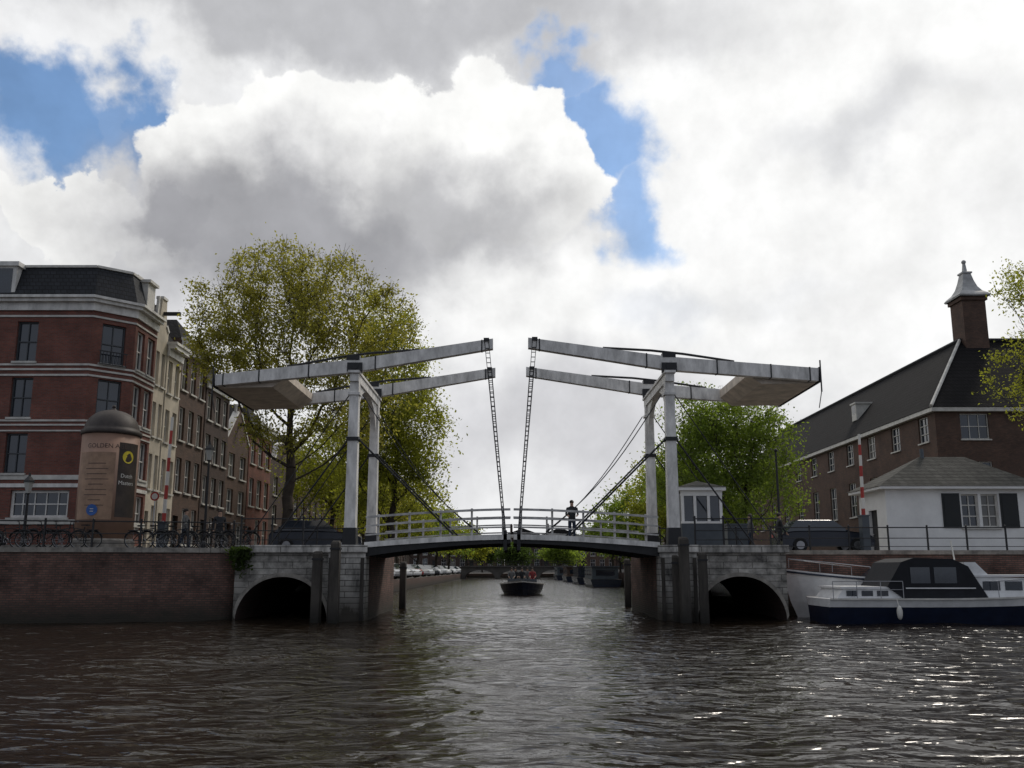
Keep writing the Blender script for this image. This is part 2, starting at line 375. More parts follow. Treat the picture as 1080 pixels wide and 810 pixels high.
for a,b_ in zip(rows[:-1],rows[1:]):
    mb.quad((a[1],a[0],a[2]),(1200,a[0],a[2]),(1200,b_[0],b_[2]),(b_[1],b_[0],b_[2]))
solo('ground.001',mb,M_pave,kind='structure')
def wallstrip(path,z0,ztop,m=0):
    mb=MB()
    for i in range(len(path)-1):
        a,b_=path[i],path[i+1]; za=ztop if not callable(ztop) else ztop(a[1]); zb=ztop if not callable(ztop) else ztop(b_[1])
        mb.quad((a[0],a[1],z0),(b_[0],b_[1],z0),(b_[0],b_[1],zb),(a[0],a[1],za),m)
    return mb
def smoothpath(p,n=6):
    out=[]
    for i in range(len(p)-1):
        p0=Vector(p[max(i-1,0)]);p1=Vector(p[i]);p2=Vector(p[i+1]);p3=Vector(p[min(i+2,len(p)-1)])
        for k in range(n):
            t=k/n; out.append(tuple(.5*((2*p1)+(p2-p0)*t+(2*p0-5*p1+4*p2-p3)*t*t+(3*p1-p0-3*p2+p3)*t**3)))
    out.append(tuple(p[-1])); return out
def coping(path,z,w=.45,h=.16,out=.06):
    mb=MB(); n=len(path)
    for i in range(n-1):
        a=Vector((*path[i],0));b_=Vector((*path[i+1],0)); d=(b_-a).normalized(); nn=Vector((d.y,-d.x,0))
        V=[]
        for p in (a,b_-d*.006):
            for q,zz in ((out,z-h),(out,z+.02),(out-w,z+.02),(out-w,z-h)): V.append(p+nn*q+Vector((0,0,zz)))
        mb.add(V,[(0,1,2,3),(7,6,5,4),(0,4,5,1),(1,5,6,2),(2,6,7,3),(3,7,4,0)])
    return mb
qw=thing('quay_wall','curved pinkish brown brick quay wall with stone coping rising from water','wall',(-20,32,0))
sp_=smoothpath(QL)
part(qw,'wall',wallstrip(sp_,-1,GZ-.14),M_quay,world=True,smooth=True)
part(qw,'coping',coping(smoothpath(QL,3),GZ+.02),M_cope,world=True)
q2=thing('quay_wall','dark brick quay wall behind the moored boats','wall',(20,37,0))
p2=[(10.5,33.45),(10.9,37),(30,37),(60,37),(120,37)]
part(q2,'wall',wallstrip(p2,-1,GZ-.14),M_quay,world=True); part(q2,'coping',coping(p2,GZ+.02),M_cope,world=True)
zL=lambda y: GZ if y<=46 else (GZ+(2.0-GZ)*(y-46)/12 if y<58 else (2.0-1.02*(y-58)/17 if y<75 else .98-.08*(y-75)/115))
q3=thing('quay_wall','low stone canal wall beside the row of parked cars','wall',(-10,100,0))
p3=[(-5.7,40.9),(-9.5,46),(-10,58),(-10,75),(-10,190)]
part(q3,'wall',wallstrip(p3,-1,lambda y:zL(y)-.01),M_quay,world=True)
zR=lambda y: GZ if y<=46 else (GZ+(2.3-GZ)*(y-46)/12 if y<58 else (2.3-.7*(y-58)/17 if y<75 else 1.6-.5*(y-75)/115))
q4=thing('quay_wall','brick canal wall on the shaded bank beyond the bridge','wall',(12,100,0))
part(q4,'wall',wallstrip([(5.7,40.9),(10.5,46),(12,58),(12,75),(12,190)],-1,lambda y:zR(y)-.01),M_quay,world=True)
q5=thing('quay_wall','wall closing the far end of the canal','wall',(0,193,0))
part(q5,'wall',wallstrip([(-10,190),(12,190)],-1,.9),M_quay,world=True)

# ---------------------------------------------------------------- the drawbridge
YF=33.0; YB=38.0
br=thing('drawbridge','double-leaf wooden drawbridge with white portals, balance beams and chains','bridge',(0,35.6,0))
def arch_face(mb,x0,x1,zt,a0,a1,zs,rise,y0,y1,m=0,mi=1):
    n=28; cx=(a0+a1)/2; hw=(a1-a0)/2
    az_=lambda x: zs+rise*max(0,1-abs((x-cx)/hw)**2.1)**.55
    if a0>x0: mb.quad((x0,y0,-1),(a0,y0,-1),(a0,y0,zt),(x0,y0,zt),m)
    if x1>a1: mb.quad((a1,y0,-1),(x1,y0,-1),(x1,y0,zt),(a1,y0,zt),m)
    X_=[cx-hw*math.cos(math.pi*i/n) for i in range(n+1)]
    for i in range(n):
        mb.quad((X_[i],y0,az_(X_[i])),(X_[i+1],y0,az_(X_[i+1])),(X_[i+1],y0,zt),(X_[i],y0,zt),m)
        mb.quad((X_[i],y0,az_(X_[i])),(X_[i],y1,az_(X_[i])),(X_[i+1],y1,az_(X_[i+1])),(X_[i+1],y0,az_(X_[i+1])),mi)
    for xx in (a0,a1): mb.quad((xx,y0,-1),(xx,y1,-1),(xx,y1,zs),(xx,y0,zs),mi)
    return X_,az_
def ring(X_,az_,y0,y1,w=.15):
    mb=MB(); n=len(X_)
    cx=(X_[0]+X_[-1])/2; hw=(X_[-1]-X_[0])/2
    o=[(cx+(x-cx)*(1+.08/hw), az_(x)+w) for x in X_]
    for i in range(n-1):
        mb.add([(X_[i],y0,az_(X_[i])),(X_[i+1],y0,az_(X_[i+1])),(o[i+1][0],y0,o[i+1][1]),(o[i][0],y0,o[i][1]),
                (X_[i],y1,az_(X_[i])),(X_[i+1],y1,az_(X_[i+1])),(o[i+1][0],y1,o[i+1][1]),(o[i][0],y1,o[i][1])],
               [(0,1,2,3),(0,4,5,1),(3,2,6,7)])
    return mb
XP=6.2
for sg in (-1,1):
    A=part(br,'abutment',MB().box(-.01,.01,-.01,.01,-.01,0.01),M_stone,loc=(sg*8,0,0))
    mb=MB()
    if sg<0: X_,a_=arch_face(mb,-10.6,-6.8,2.62,-10.5,-7.02,.02,1.58,33.15,40.8)
    else: X_,a_=arch_face(mb,6.85,10.5,2.62,7.05,10.42,.02,1.6,33.15,40.8)
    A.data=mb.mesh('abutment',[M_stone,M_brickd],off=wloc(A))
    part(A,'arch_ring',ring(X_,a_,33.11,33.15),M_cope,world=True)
    part(A,'coping',MB().box(min(sg*10.6,sg*6.75),max(sg*10.6,sg*6.75),33.0,33.5,2.50,2.80),M_dirtyw,world=True)
    x0,x1=(-6.95,-5.55) if sg<0 else (5.6,7.0)
    part(A,'pier',MB().box(x0,x1,32.75,33.6,-1,2.5),M_dirtyw,world=True)
    part(A,'pier_cap',MB().box(x0-.06,x1+.06,32.66,33.7,2.503,2.80),M_dirtyw,world=True)
    for k in (0,2):
        xx=x0+.10+k*(x1-x0-.20)/2; part(A,'fender_timber',MB().box(xx-.06,xx+.06,32.62,32.745,-1,2.3),M_wood,world=True)
    mb=MB(); mb.box(x0+.04,x1-.04,33.61,41,-1,2.6)
    part(A,'side_wall',mb,M_quay,world=True)
    xi=.06; xo=5.62
    n=10
    def topz(x): return 2.86+.30*(1-(abs(x)/5.6)**1.6)
    def botz(x): return topz(x)-.30-.20*(abs(x)/5.6)**2
    lf=part(br,'bridge_leaf',MB().box(0,.01,0,.01,0,.01),M_planks,loc=(sg*2.8,0,0),label='slightly arched bridge leaf with plank deck')
    mb=MB(); xsn=[sg*(xi+(xo-xi)*i/n) for i in range(n+1)]
    for a,b_ in zip(xsn[:-1],xsn[1:]):
        mb.quad((a,32.9,topz(a)),(b_,32.9,topz(b_)),(b_,38.3,topz(b_)),(a,38.3,topz(a)))
        mb.quad((a,32.9,topz(a)-.1),(b_,32.9,topz(b_)-.1),(b_,38.3,topz(b_)-.1),(a,38.3,topz(a)-.1))
    mb.quad((xsn[0],32.9,topz(xi)-.1),(xsn[0],38.3,topz(xi)-.1),(xsn[0],38.3,topz(xi)),(xsn[0],32.9,topz(xi)))
    lf.data=mb.mesh('bridge_leaf',M_planks,off=wloc(lf))
    for k,yy in enumerate((32.86,34.2,35.6,37.0,38.2)):
        mb=MB(); edge=k in (0,4)
        w=.10 if edge else .16; d0=.02 if edge else -.11
        poly=[(x,topz(x)+d0) for x in xsn]+[(x,botz(x)) for x in reversed(xsn)]
        mb.prism(poly if sg<0 else poly[::-1],yy-w/2,yy+w/2)
        part(lf,'girder',mb,M_under,world=True)
        if edge:
            mb=MB(); y_=yy-w/2-.05 if k==0 else yy+w/2+.002
            poly=[(x,topz(x)+.04) for x in xsn]+[(x,topz(x)-.16) for x in reversed(xsn)]
            mb.prism(poly if sg<0 else poly[::-1],y_,y_+.048); part(lf,'fascia_board',mb,M_whiteb,world=True)
    for i in range(1,6):
        x=sg*(.3+i*.95); part(lf,'cross_beam',MB().box(x-.06,x+.06,33.0,38.1,topz(x)-.28,topz(x)-.12),M_under,world=True)
    for yy in (33.0,38.15):
        ra=part(lf,'railing',MB().box(0,.01,0,.01,0,.01),M_rail,loc=(0,0,0))
        mb=MB()
        for hz,r in ((.32,.035),(.66,.035),(1.0,.05)):
            pth=[(x,yy,topz(x)+hz) for x in xsn]
            for a,b_ in zip(pth[:-1],pth[1:]): mb.bar(a,b_,.07,r*2*.85)
        ra.data=mb.mesh('railing',M_rail,off=wloc(ra))
        for i in range(5):
            x=sg*(.35+i*1.2); mb=MB().box(x-.04,x+.04,yy+.05,yy+.13,topz(x),topz(x)+1.08)
            part(ra,'post',mb,M_rail,world=True)
    pr=part(br,'portal',MB().box(0,.01,0,.01,0,.01),M_whiteb,loc=(sg*XP,0,0),label='white timber portal carrying the balance beams')
    ztp=H(392,YF)-.02
    mb=MB()
    mb.box(sg*XP-.17,sg*XP+.17,YF-.3,YB+.3,ztp-.42,ztp-.10); mb.box(sg*XP-.22,sg*XP+.22,YF-.4,YB+.4,ztp-.10,ztp-.002)
    for y0,dy in ((YF+.18,1),(YB-.18,-1)):
        m_=9; cur=[(y0+dy*(1.9*(1-math.cos(math.pi/2*i/m_))),ztp-2.3+1.88*math.sin(math.pi/2*i/m_)) for i in range(m_+1)]
        pts=cur+[(y0,ztp-.42)]
        n_=len(pts); V=[(sg*XP-.1,a,b_) for a,b_ in pts]+[(sg*XP+.1,a,b_) for a,b_ in pts]
        mb.add(V,[tuple(range(n_)),tuple(range(2*n_-1,n_-1,-1))]+[(i,i+n_,(i+1)%n_+n_,(i+1)%n_) for i in range(n_)])
    pr.data=mb.mesh('portal',M_whiteb,off=wloc(pr))
    for yy in (YF,YB):
        mb=MB()
        def post(w0,w1,z0,z1):
            a=w0/2;c_=w1/2;x=sg*XP
            mb.add([(x-a,yy-a,z0),(x+a,yy-a,z0),(x+a,yy+a,z0),(x-a,yy+a,z0),(x-c_,yy-c_,z1),(x+c_,yy-c_,z1),(x+c_,yy+c_,z1),(x-c_,yy+c_,z1)],
                   [(0,3,2,1),(4,5,6,7),(0,1,5,4),(1,2,6,5),(2,3,7,6),(3,0,4,7)])
        post(.43,.35,3.45,ztp-.42)
        post(.47,.47,ztp-.95,ztp-.85)
        part(pr,'post',mb,M_whiteb,world=True)
        mb=MB(); post(.54,.48,2.66,3.45); part(pr,'iron_shoe',mb,M_black,world=True)
        mb=MB(); post(.48,.48,6.82,6.96); part(pr,'iron_collar',mb,M_black,world=True)
        mb=MB(); x=sg*XP
        mb.box(x-.24,x+.24,yy-.20,yy+.20,ztp,ztp+.12); mb.cyl((x,yy-.26,ztp+.2),(x,yy+.26,ztp+.2),.13,n=12)
        mb.box(x-.3,x+.3,yy-.24,yy-.20,ztp-.02,ztp+.34)
        part(pr,'bearing',mb,M_black,world=True)
    if sg<0: PTS=[(520,358,368.5),(373,380,393.5),(228,396,407.5)]
    else: PTS=[(557,357,367.5),(705,377,391),(862,389,402.5)]
    for yy in (YF,YB):
        bm=MB()
        top=[PT(u,a,YF) for u,a,b_ in PTS]; bot=[PT(u,b_,YF) for u,a,b_ in PTS]
        pol=top+bot[::-1]
        if sg>0: pol=pol[::-1]
        bm.prism(pol,yy-.15,yy+.15)
        ob=part(br,'balance_beam',bm,M_whiteb,world=True)
        for f_ in (.04,.42,.66,.84,.97):
            seg=0 if f_<.5 else 1; t=(f_*2)%1 if f_<.5 else (f_-.5)*2
            tx=top[seg][0]*(1-t)+top[seg+1][0]*t; tz=top[seg][1]*(1-t)+top[seg+1][1]*t; bz=bot[seg][1]*(1-t)+bot[seg+1][1]*t
            part(ob,'iron_strap',MB().box(tx-.025,tx+.025,yy-.165,yy+.165,bz-.015,tz+.015),M_black,world=True)
        pv=top[1]; s0=(top[0][1]-top[1][1])/abs(top[0][0]-top[1][0]); s1_=(top[1][1]-top[2][1])/abs(top[2][0]-top[1][0])
        mb=MB(); mb.tube([(pv[0]-sg*2.6,yy,pv[1]+2.6*s0+.03),(pv[0]-sg*.7,yy,pv[1]+.7*s0+.19),(pv[0]+sg*.6,yy,pv[1]-.6*s1_+.19),(pv[0]+sg*2.6,yy,pv[1]-2.6*s1_+.04)],.05,6)
        part(ob,'truss_rod',mb,M_black,world=True)
        part(ob,'pivot_saddle',MB().box(pv[0]-.26,pv[0]+.26,yy-.17,yy+.17,pv[1]-.02,pv[1]+.17),M_black,world=True)
        tt=top[0]; bb=bot[0]
        hx=bb[0]+sg*.26; ex=sg*.26; ez=3.05
        hg=MB(); z_a=tt[1]-.02; n_=40
        pa=Vector((hx,yy-.19,z_a)); pb=Vector((ex,yy-.19,ez))
        wa,wb=.085,.03
        for s_ in (-1,1):
            hg.cyl(pa+Vector((s_*wa,0,0)),pb+Vector((s_*wb,0,0)),.013,n=5)
        for i in range(2,n_):
            t=i/n_; q=pa.lerp(pb,t); w_=wa*(1-t)+wb*t
            hg.bar(q+Vector((-w_,0,0)),q+Vector((w_,0,.0)),.02,.03)
        hg.box(hx-.11,hx+.11,yy-.22,yy-.155,z_a-.10,z_a+.03)
        hg.box(ex-.07,ex+.07,yy-.24,yy-.15,ez-.45,ez+.3)
        part(br,'lifting_chain',hg,M_black,world=True)
        st=MB(); st.cyl((sg*(XP-.2),yy-.08,6.9),(sg*2.25,yy-.08,3.2),.042,n=6)
        part(br,'brace_rod',st,M_black,world=True)
        st=MB(); pth=[]
        for i in range(13):
            t=i/12; a=Vector((sg*(XP-.3),yy,ztp-.9)); e=Vector((sg*1.3,yy,3.3)); q=a.lerp(e,t); q.z-=.55*math.sin(math.pi*t); pth.append(q)
        st.tube(pth,.022,6); part(br,'stay_chain',st,M_black,world=True)
        st=MB(); st.cyl((sg*(XP+.2),yy,6.9),(sg*(XP+3.1),yy+.1,2.8),.033,n=6); part(br,'back_stay',st,M_black,world=True)
        st=MB(); st.cyl((sg*(XP+.2),yy,ztp-.9),(sg*(XP+4.1),yy+.1,2.8),.022,n=6); part(br,'back_stay',st,M_black,world=True)
    tl=top[2]; bl=bot[2]; xin=tl[0]-sg*2.7
    t2=2.7/abs(top[2][0]-top[1][0]); zin=top[2][1]*(1-t2)+top[1][1]*t2; zbi=bot[2][1]*(1-t2)+bot[1][1]*t2
    cw=MB(); pol=[(tl[0]-sg*.05,bl[1]-.03),(xin+sg*.5,zbi-.26),(xin,zbi+.12),(xin,zin-.05),(tl[0]-sg*.05,tl[1]-.05)]
    cw.prism(pol if sg<0 else pol[::-1],YF+.16,YB-.16)
    part(br,'counterweight',cw,M_tan,world=True,label='boxed counterweight between the beam tails')
    part(br,'end_plate',MB().box(min(tl[0]+sg*.002,tl[0]+sg*.06),max(tl[0]+sg*.002,tl[0]+sg*.06),YF-.2,YB+.2,bl[1]-.05,tl[1]+.04),M_black,world=True)
    mb=MB(); mb.cyl((tl[0]+sg*.04,YF-.22,tl[1]+.3),(tl[0]+sg*.04,YF-.22,bl[1]-.45),.03,n=6); mb.cyl((tl[0]+sg*.04,YF-.22,bl[1]-.4),(tl[0]-sg*.1,YF-.22,bl[1]-1.1),.018,n=6)
    part(br,'iron_hook',mb,M_black,world=True)

def pile(u,vt,vb,w=.42,Yp=None,label='weathered dark square timber mooring post standing in the water'):
    if Yp is None: Yp=CZ*(cp-((V0-vb)/F)*sp)/-( ((V0-vb)/F)*cp+sp )
    zt=H(vt,Yp); x=XU(u,Yp,zt/2)
    t=thing('mooring_post',label,'post',(x,Yp,0),random.uniform(-.15,.15),group='mooring posts beside the bridge piers')
    mb=MB(); a=w/2
    mb.add([(-a,-a,-1),(a,-a,-1),(a,a,-1),(-a,a,-1),(-a*.92,-a*.92,zt-.08),(a*.92,-a*.92,zt-.08),(a*.92,a*.92,zt-.02),(-a*.92,a*.92,zt-.02),(-a*.7,-a*.7,zt),(a*.7,-a*.7,zt),(a*.7,a*.7,zt+.03),(-a*.7,a*.7,zt+.03)],
      [(0,1,5,4),(1,2,6,5),(2,3,7,6),(3,0,4,7),(4,5,9,8),(5,6,10,9),(6,7,11,10),(7,4,8,11),(8,9,10,11)])
    part(t,'timber',mb,M_wood)
    part(t,'iron_band',MB().box(-a-.012,a+.012,-a-.012,a+.012,zt-.3,zt-.23),M_black)
for a in ((334,582,0,.33,31.9),(353,571,0,.35,31.6),(425,593,641,.32),(662,590,640,.32),(722,567,0,.35,31.7),(742,583,0,.33,31.9),(713,586,0,.26,32.2)): pile(*a)

# ---------------------------------------------------------------- railings on quays
def fence(path,z,label,step=1.7,h=1.02,m=M_black,name='railing'):
    pts=[Vector((p[0],p[1],z)) for p in path]
    t=thing(name,label,'railing',tuple(pts[0]))
    for hh,r in ((h,.028),(h*.55,.02),(h*.2,.016)):
        part(t,'rail',MB().tube([p+Vector((0,0,hh)) for p in pts],r,6),m,world=True)
    d=0; acc=[pts[0]]
    for a,b_ in zip(pts[:-1],pts[1:]):
        l=(b_-a).length; q=step-d
        while q<l: acc.append(a+(b_-a)*q/l); q+=step
        d=(l-(q-step))
    pm=MB().box(-.03,.03,-.03,.03,0,h+.04); pm.ball((0,0,h+.07),.048,n=8,k=5); pme=pm.mesh('post',m)
    for q in acc[:90]: part(t,'post',pme,None,loc=tuple(q-pts[0]))
fp=[(x,y+.35) for x,y in smoothpath(QL[1:],4)]
fence([p for p in fp if p[0]>-26],GZ,'black iron railing with round caps along the curved quay')
fence([(-10.5,33.35),(-6.9,33.35)],2.8,'black iron railing on the stone bridge approach',1.2)
fence([(7.1,33.35),(10.4,33.35)],2.8,'black iron railing above the side arch',1.1)
fence([(11.2,37.3),(34,37.3)],GZ,'black iron railing along the quay behind the boats')
fence([(-10.4,38.4),(-6.6,38.4)],GZ,'black iron railing on the rear edge of the bridge approach')
fence([(6.6,38.4),(10.9,38.4)],GZ,'black iron railing on the rear edge of the bridge approach')
fence([(-9.3,46.3),(-9.8,58)],2.3,'black iron railing beside the canal street')

# ---------------------------------------------------------------- houses
def facade(mb,w,z0,z1,wins,depth=.2,x0=0,m=0,y=0):
    xs=sorted({x0,x0+w}|{a for q in wins for a in (q[0],q[0]+q[2])}); zs=sorted({z0,z1}|{a for q in wins for a in (q[1],q[1]+q[3])})
    for i in range(len(xs)-1):
        for j in range(len(zs)-1):
            cx=(xs[i]+xs[i+1])/2; cz=(zs[j]+zs[j+1])/2
            if any(q[0]<cx<q[0]+q[2] and q[1]<cz<q[1]+q[3] for q in wins): continue
            mb.quad((xs[i],y,zs[j]),(xs[i+1],y,zs[j]),(xs[i+1],y,zs[j+1]),(xs[i],y,zs[j+1]),m)
    for x,z,a,b_ in [q[:4] for q in wins]:
        mb.quad((x,y,z),(x,y+depth,z),(x,y+depth,z+b_),(x,y,z+b_),m); mb.quad((x+a,y,z),(x+a,y,z+b_),(x+a,y+depth,z+b_),(x+a,y+depth,z),m)
        mb.quad((x,y,z+b_),(x,y+depth,z+b_),(x+a,y+depth,z+b_),(x+a,y,z+b_),m); mb.quad((x,y,z),(x+a,y,z),(x+a,y+depth,z),(x,y+depth,z),m)
_wc={}
def window(par,x,z,w,h,depth=.2,y=0,fm=None,cols=2,rows=2,sill=True,glass=None,fr=.07):
    fm=fm or M_white; glass=glass or (M_curt if random.random()<.18 else M_glass)
    k=(round(w,2),round(h,2),fm.name,cols,rows,glass.name,sill,fr)
    if k not in _wc:
        g_=MB(); g_.quad((0,0,0),(w,0,0),(w,0,h),(0,0,h)); gm=g_.mesh('window',glass)
        f=MB()
        f.box(0,fr,-.07,-.003,0,h); f.box(w-fr,w,-.07,-.003,0,h); f.box(fr,w-fr,-.07,-.003,0,fr); f.box(fr,w-fr,-.07,-.003,h-fr,h)
        for i in range(1,cols): xx=w*i/cols; f.box(xx-.022,xx+.022,-.055,-.005,fr,h-fr)
        for j in range(1,rows): zz=h*j/rows; f.box(fr,w-fr,-.062,-.004,zz-.028,zz+.028)
        s_=MB().box(-.08,w+.08,-.10-depth,-.073,-.10,-.004)
        _wc[k]=(gm,f.mesh('frame',fm),s_.mesh('sill',M_trim))
    gm,fme,sm=_wc[k]
    o=part(par,'window',gm,None,loc=(x,y+depth-.005,z)); part(o,'frame',fme,None)
    if sill: part(o,'sill',sm,None)
    return o
def rowhouse(label,loc,rz,w,d,h,wm_,floors,cols,top='cornice',trim=M_white,rise=2.2,zg=1.7,name='canal_house',fm=None):
    t=thing(name,label,'house',loc,rz)
    wins=[];fh=(h-zg-.6)/floors; ww=min(1.25,w/cols*.58)
    door=None
    for f_ in range(floors):
        for c_ in range(cols):
            x=w*(c_+.5)/cols-ww/2; hh=fh*(.66 if f_ else .70); z=zg+f_*fh+fh*.2
            if f_==0 and c_==0 and cols>1: door=(x,zg-.15,min(ww,1.05),2.3); wins.append(door)
            else: wins.append((x,z,ww,hh))
    mb=MB(); facade(mb,w,0,h,wins)
    mb.quad((0,d,0),(0,0,0),(0,0,h),(0,d,h)); mb.quad((w,0,0),(w,d,0),(w,d,h),(w,0,h)); mb.quad((w,d,0),(0,d,0),(0,d,h),(w,d,h))
    cx=w/2
    if top in ('gable','neck'):
        if top=='neck': pol=[(0,h),(w,h),(w,h+.3),(w*.80,h+.6),(w*.72,h+rise*.8),(cx+.3,h+rise),(cx-.3,h+rise),(w*.28,h+rise*.8),(w*.2,h+.6),(0,h+.3)]
        else: pol=[(0,h),(w,h),(cx+.35,h+rise),(cx+.35,h+rise+.5),(cx-.35,h+rise+.5),(cx-.35,h+rise)]
        mb.prism(pol,0,.3)
        tr=MB()
        pp=pol[1:]+[pol[0]]
        for a,b_ in zip(pp[:-1],pp[1:]): tr.bar((a[0],.15,a[1]+.03),(b_[0],.15,b_[1]+.03),.42,.14)
        part(t,'coping',tr,trim)
        part(t,'hoist_beam',MB().box(cx-.08,cx+.08,-.9,.1,h+rise*.55,h+rise*.55+.18),M_black)
    part(t,'wall',mb,wm_)
    if top=='cornice':
        c_=MB(); c_.box(-.04,w+.04,-.12,-.003,h-.75,h-.35); c_.box(-.05,w+.05,-.42,-.002,h-.349,h-.12); c_.box(-.06,w+.06,-.5,.05,h-.118,h+.03)
        part(t,'cornice',c_,trim)
    r=MB(); y0=.31 if top!='cornice' else .06; rr=rise*.85
    r.add([(0,y0,h+.01),(w,y0,h+.01),(cx,y0+(1.2 if top=='cornice' else 0),h+rr),(0,d,h+.01),(w,d,h+.01),(cx,d,h+rr)],[(0,1,2),(1,4,5,2),(3,0,2,5),(4,3,5)])
    ro=part(t,'roof',r,M_tile)
    part(ro,'chimney',MB().box(w*.15,w*.15+.7,d*.4,d*.4+.7,h+.3,h+rr+1.0).box(w*.15+.1,w*.15+.6,d*.4+.1,d*.4+.6,h+rr+1.0,h+rr+1.25),M_brickd)
    if door:
        dd=part(t,'door',MB().box(0,door[2],-.05,0,0,2.0).box(0,door[2],-.02,0,2.05,2.3),M_green,loc=(door[0],.19,door[1])); part(dd,'handle',MB().ball((.12,-.08,1.0),.04),M_steel)
    for q in wins:
        if q is door: continue
        window(t,q[0],q[1],q[2],q[3],fm=fm)
    part(t,'plinth',MB().box(0,w,-.08,-.003,0,zg-.2),M_cope)
    return t
XS=-18.85
cb=thing('corner_building','four-storey red brick corner building with white bands and slate mansard','building',(-20.3,40,1.0))
zc=H(314,40)-1.0
XA=-20.35
wz=[(H(381,40),H(339,40)),(H(440,40),H(398,40)),(H(499,40),H(457,40))]
WW=1.02
def rowwins(xc,w=WW): return [(xc-w/2,a-1.0,w,b_-a) for a,b_ in wz]
wx=[XU(22,40,10),XU(-45,40,10),XU(-110,40,10)]
wl=[]
for x in wx: wl+= [(a-(-34),z,w,h) for a,z,w,h in rowwins(x)]
shop=(XU(8,40,4)+34,H(546,40)-1,XU(70,40,4)-XU(8,40,4),H(517,40)-H(546,40)); wl.append(shop)
mb=MB(); facade(mb,XA+34,0,zc,wl)
w1=part(cb,'wall',mb,M_brick,loc=(-34-(-20.3),0,0))
for q in wl[:-1]:
    window(w1,q[0],q[1],q[2],q[3],glass=M_glass,fm=M_frameD)
window(w1,shop[0],shop[1],shop[2],shop[3],cols=5,rows=2,fr=.12)
cl=math.hypot(XS-XA,1.35); ca=math.atan2(1.35,XS-XA)
wc2=[(cl/2-.55,z,1.1,h) for a,z,w,h in rowwins(0)]+[(cl/2-.6,1.7,1.2,2.6)]
mb=MB(); facade(mb,cl,0,zc,wc2)
w2=part(cb,'wall',mb,M_brick,loc=(XA+20.3,0,0),rz=ca)
for q in wc2: window(w2,q[0],q[1],q[2],q[3],glass=M_glass,fm=M_frameD)
for q in wc2[:1]:
    bal=MB()
    for i in range(9): xx=q[0]-.05+i*1.2/8; bal.box(xx-.012,xx+.012,-.18,-.155,q[1]-.05,q[1]+.55)
    bal.box(q[0]-.1,q[0]+1.2,-.19,-.15,q[1]+.55,q[1]+.60); bal.box(q[0]-.1,q[0]+1.2,-.19,-.15,q[1]-.08,q[1]-.04)
    part(w2,'balcony_grille',bal,M_black)
Ye=YU(160,XS,10); sl_=Ye-41.35
ws=[]
for xc in (sl_*.27,sl_*.75): ws+=[(xc-.42,z,.84,h) for a,z,w,h in rowwins(0)]+[(xc-.42,2.8,.84,1.7)]
mb=MB(); facade(mb,sl_,0,zc,ws); mb.quad((sl_,0,0),(sl_,12,0),(sl_,12,zc),(sl_,0,zc))
w3=part(cb,'wall',mb,M_brick,loc=(XS+20.3,1.35,0),rz=math.pi/2)
for q in ws: window(w3,q[0],q[1],q[2],q[3])
def bandpts(o):
    k=math.tan(ca/2); k2=math.tan((math.pi/2-ca)/2)
    return [(-34,40-o),(XA+o*k,40-o),(XS+o,41.35-o*k2),(XS+o,Ye)]
def band(z0,z1,o,mname,m,cuts=()):
    O=bandpts(o); I=bandpts(.003) ; mb=MB()
    for i in range(3):
        a,b_,c_,d_=O[i],O[i+1],I[i+1],I[i]
        V=[(a[0],a[1],z0),(b_[0],b_[1],z0),(c_[0],c_[1],z0),(d_[0],d_[1],z0),(a[0],a[1],z1),(b_[0],b_[1],z1),(c_[0],c_[1],z1),(d_[0],d_[1],z1)]
        mb.add(V,[(0,3,2,1),(4,5,6,7),(0,1,5,4)])
    return part(cb,mname,mb,m,world=True)
z1_=1+zc
band(z1_-.65,z1_-.26,.10,'frieze',M_white); band(z1_-.258,z1_-.1,.32,'cornice',M_white); band(z1_-.098,z1_+.03,.45,'cornice',M_white)
for v0,v1 in ((385.5,383.5),(390.5,388.5),(396.5,394.5),(444.5,442.5),(449,447.2),(455,453.5),(506,501),(334.5,332.5)): band(H(v0,40),H(v1,40),.05,'string_course',M_trim)
band(H(553,40),H(548,40),.08,'string_course',M_trim); band(1.0,3.0,.1,'plinth',M_cope)
band(H(514,40),H(510,40),.06,'string_course',M_white)
zr_=H(285,41)
mb=MB(); lo=[(-34,40),(XA,40),(XS,41.35),(XS,Ye),(XS-13,Ye),(-34,Ye)]; hi=[(-34,40.6),(XA-.3,40.6),(XS-.5,41.6),(XS-.5,Ye),(XS-12,Ye-.0),(-34,Ye)]
for i in range(5): mb.quad((*lo[i],z1_+.03),(*lo[i+1],z1_+.03),(*hi[i+1],zr_),(*hi[i],zr_))
mb.add([(*p,zr_) for p in hi],[tuple(range(6))])
rf=part(cb,'roof',mb,M_slate,world=True)
for i in range(3): part(rf,'roof_trim',MB().bar((*hi[i],zr_+.04),(*hi[i+1],zr_+.04),.16,.12),M_trim,world=True)
for u in (3,-60):
    xx=XU(u,40,15.5); d_=part(rf,'dormer',MB().box(xx-.55,xx+.55,40.1,41.6,z1_+.05,zr_-.12).box(xx-.68,xx+.68,39.98,41.6,zr_-.12,zr_+.10),M_white,world=True)
    part(d_,'window',MB().quad((xx-.36,40.09,z1_+.2),(xx+.36,40.09,z1_+.2),(xx+.36,40.09,zr_-.22),(xx-.36,40.09,zr_-.22)),M_glass,world=True)
part(rf,'chimney',MB().box(XS-1.6,XS-.9,Ye-.9,Ye-.2,zr_-1.5,zr_+.3).box(XS-1.7,XS-.8,Ye-1.0,Ye-.1,zr_+.3,zr_+.45),M_trim,world=True)
part(rf,'dormer',MB().box(XS-1.0,XS-.1,42.6,43.5,z1_+.05,zr_-.1).box(XS-1.1,XS+.05,42.5,43.6,zr_-.1,zr_+.05),M_trim,world=True)
ed=[160,171,186,214,239,262,285,309,330,348,364,378,390]
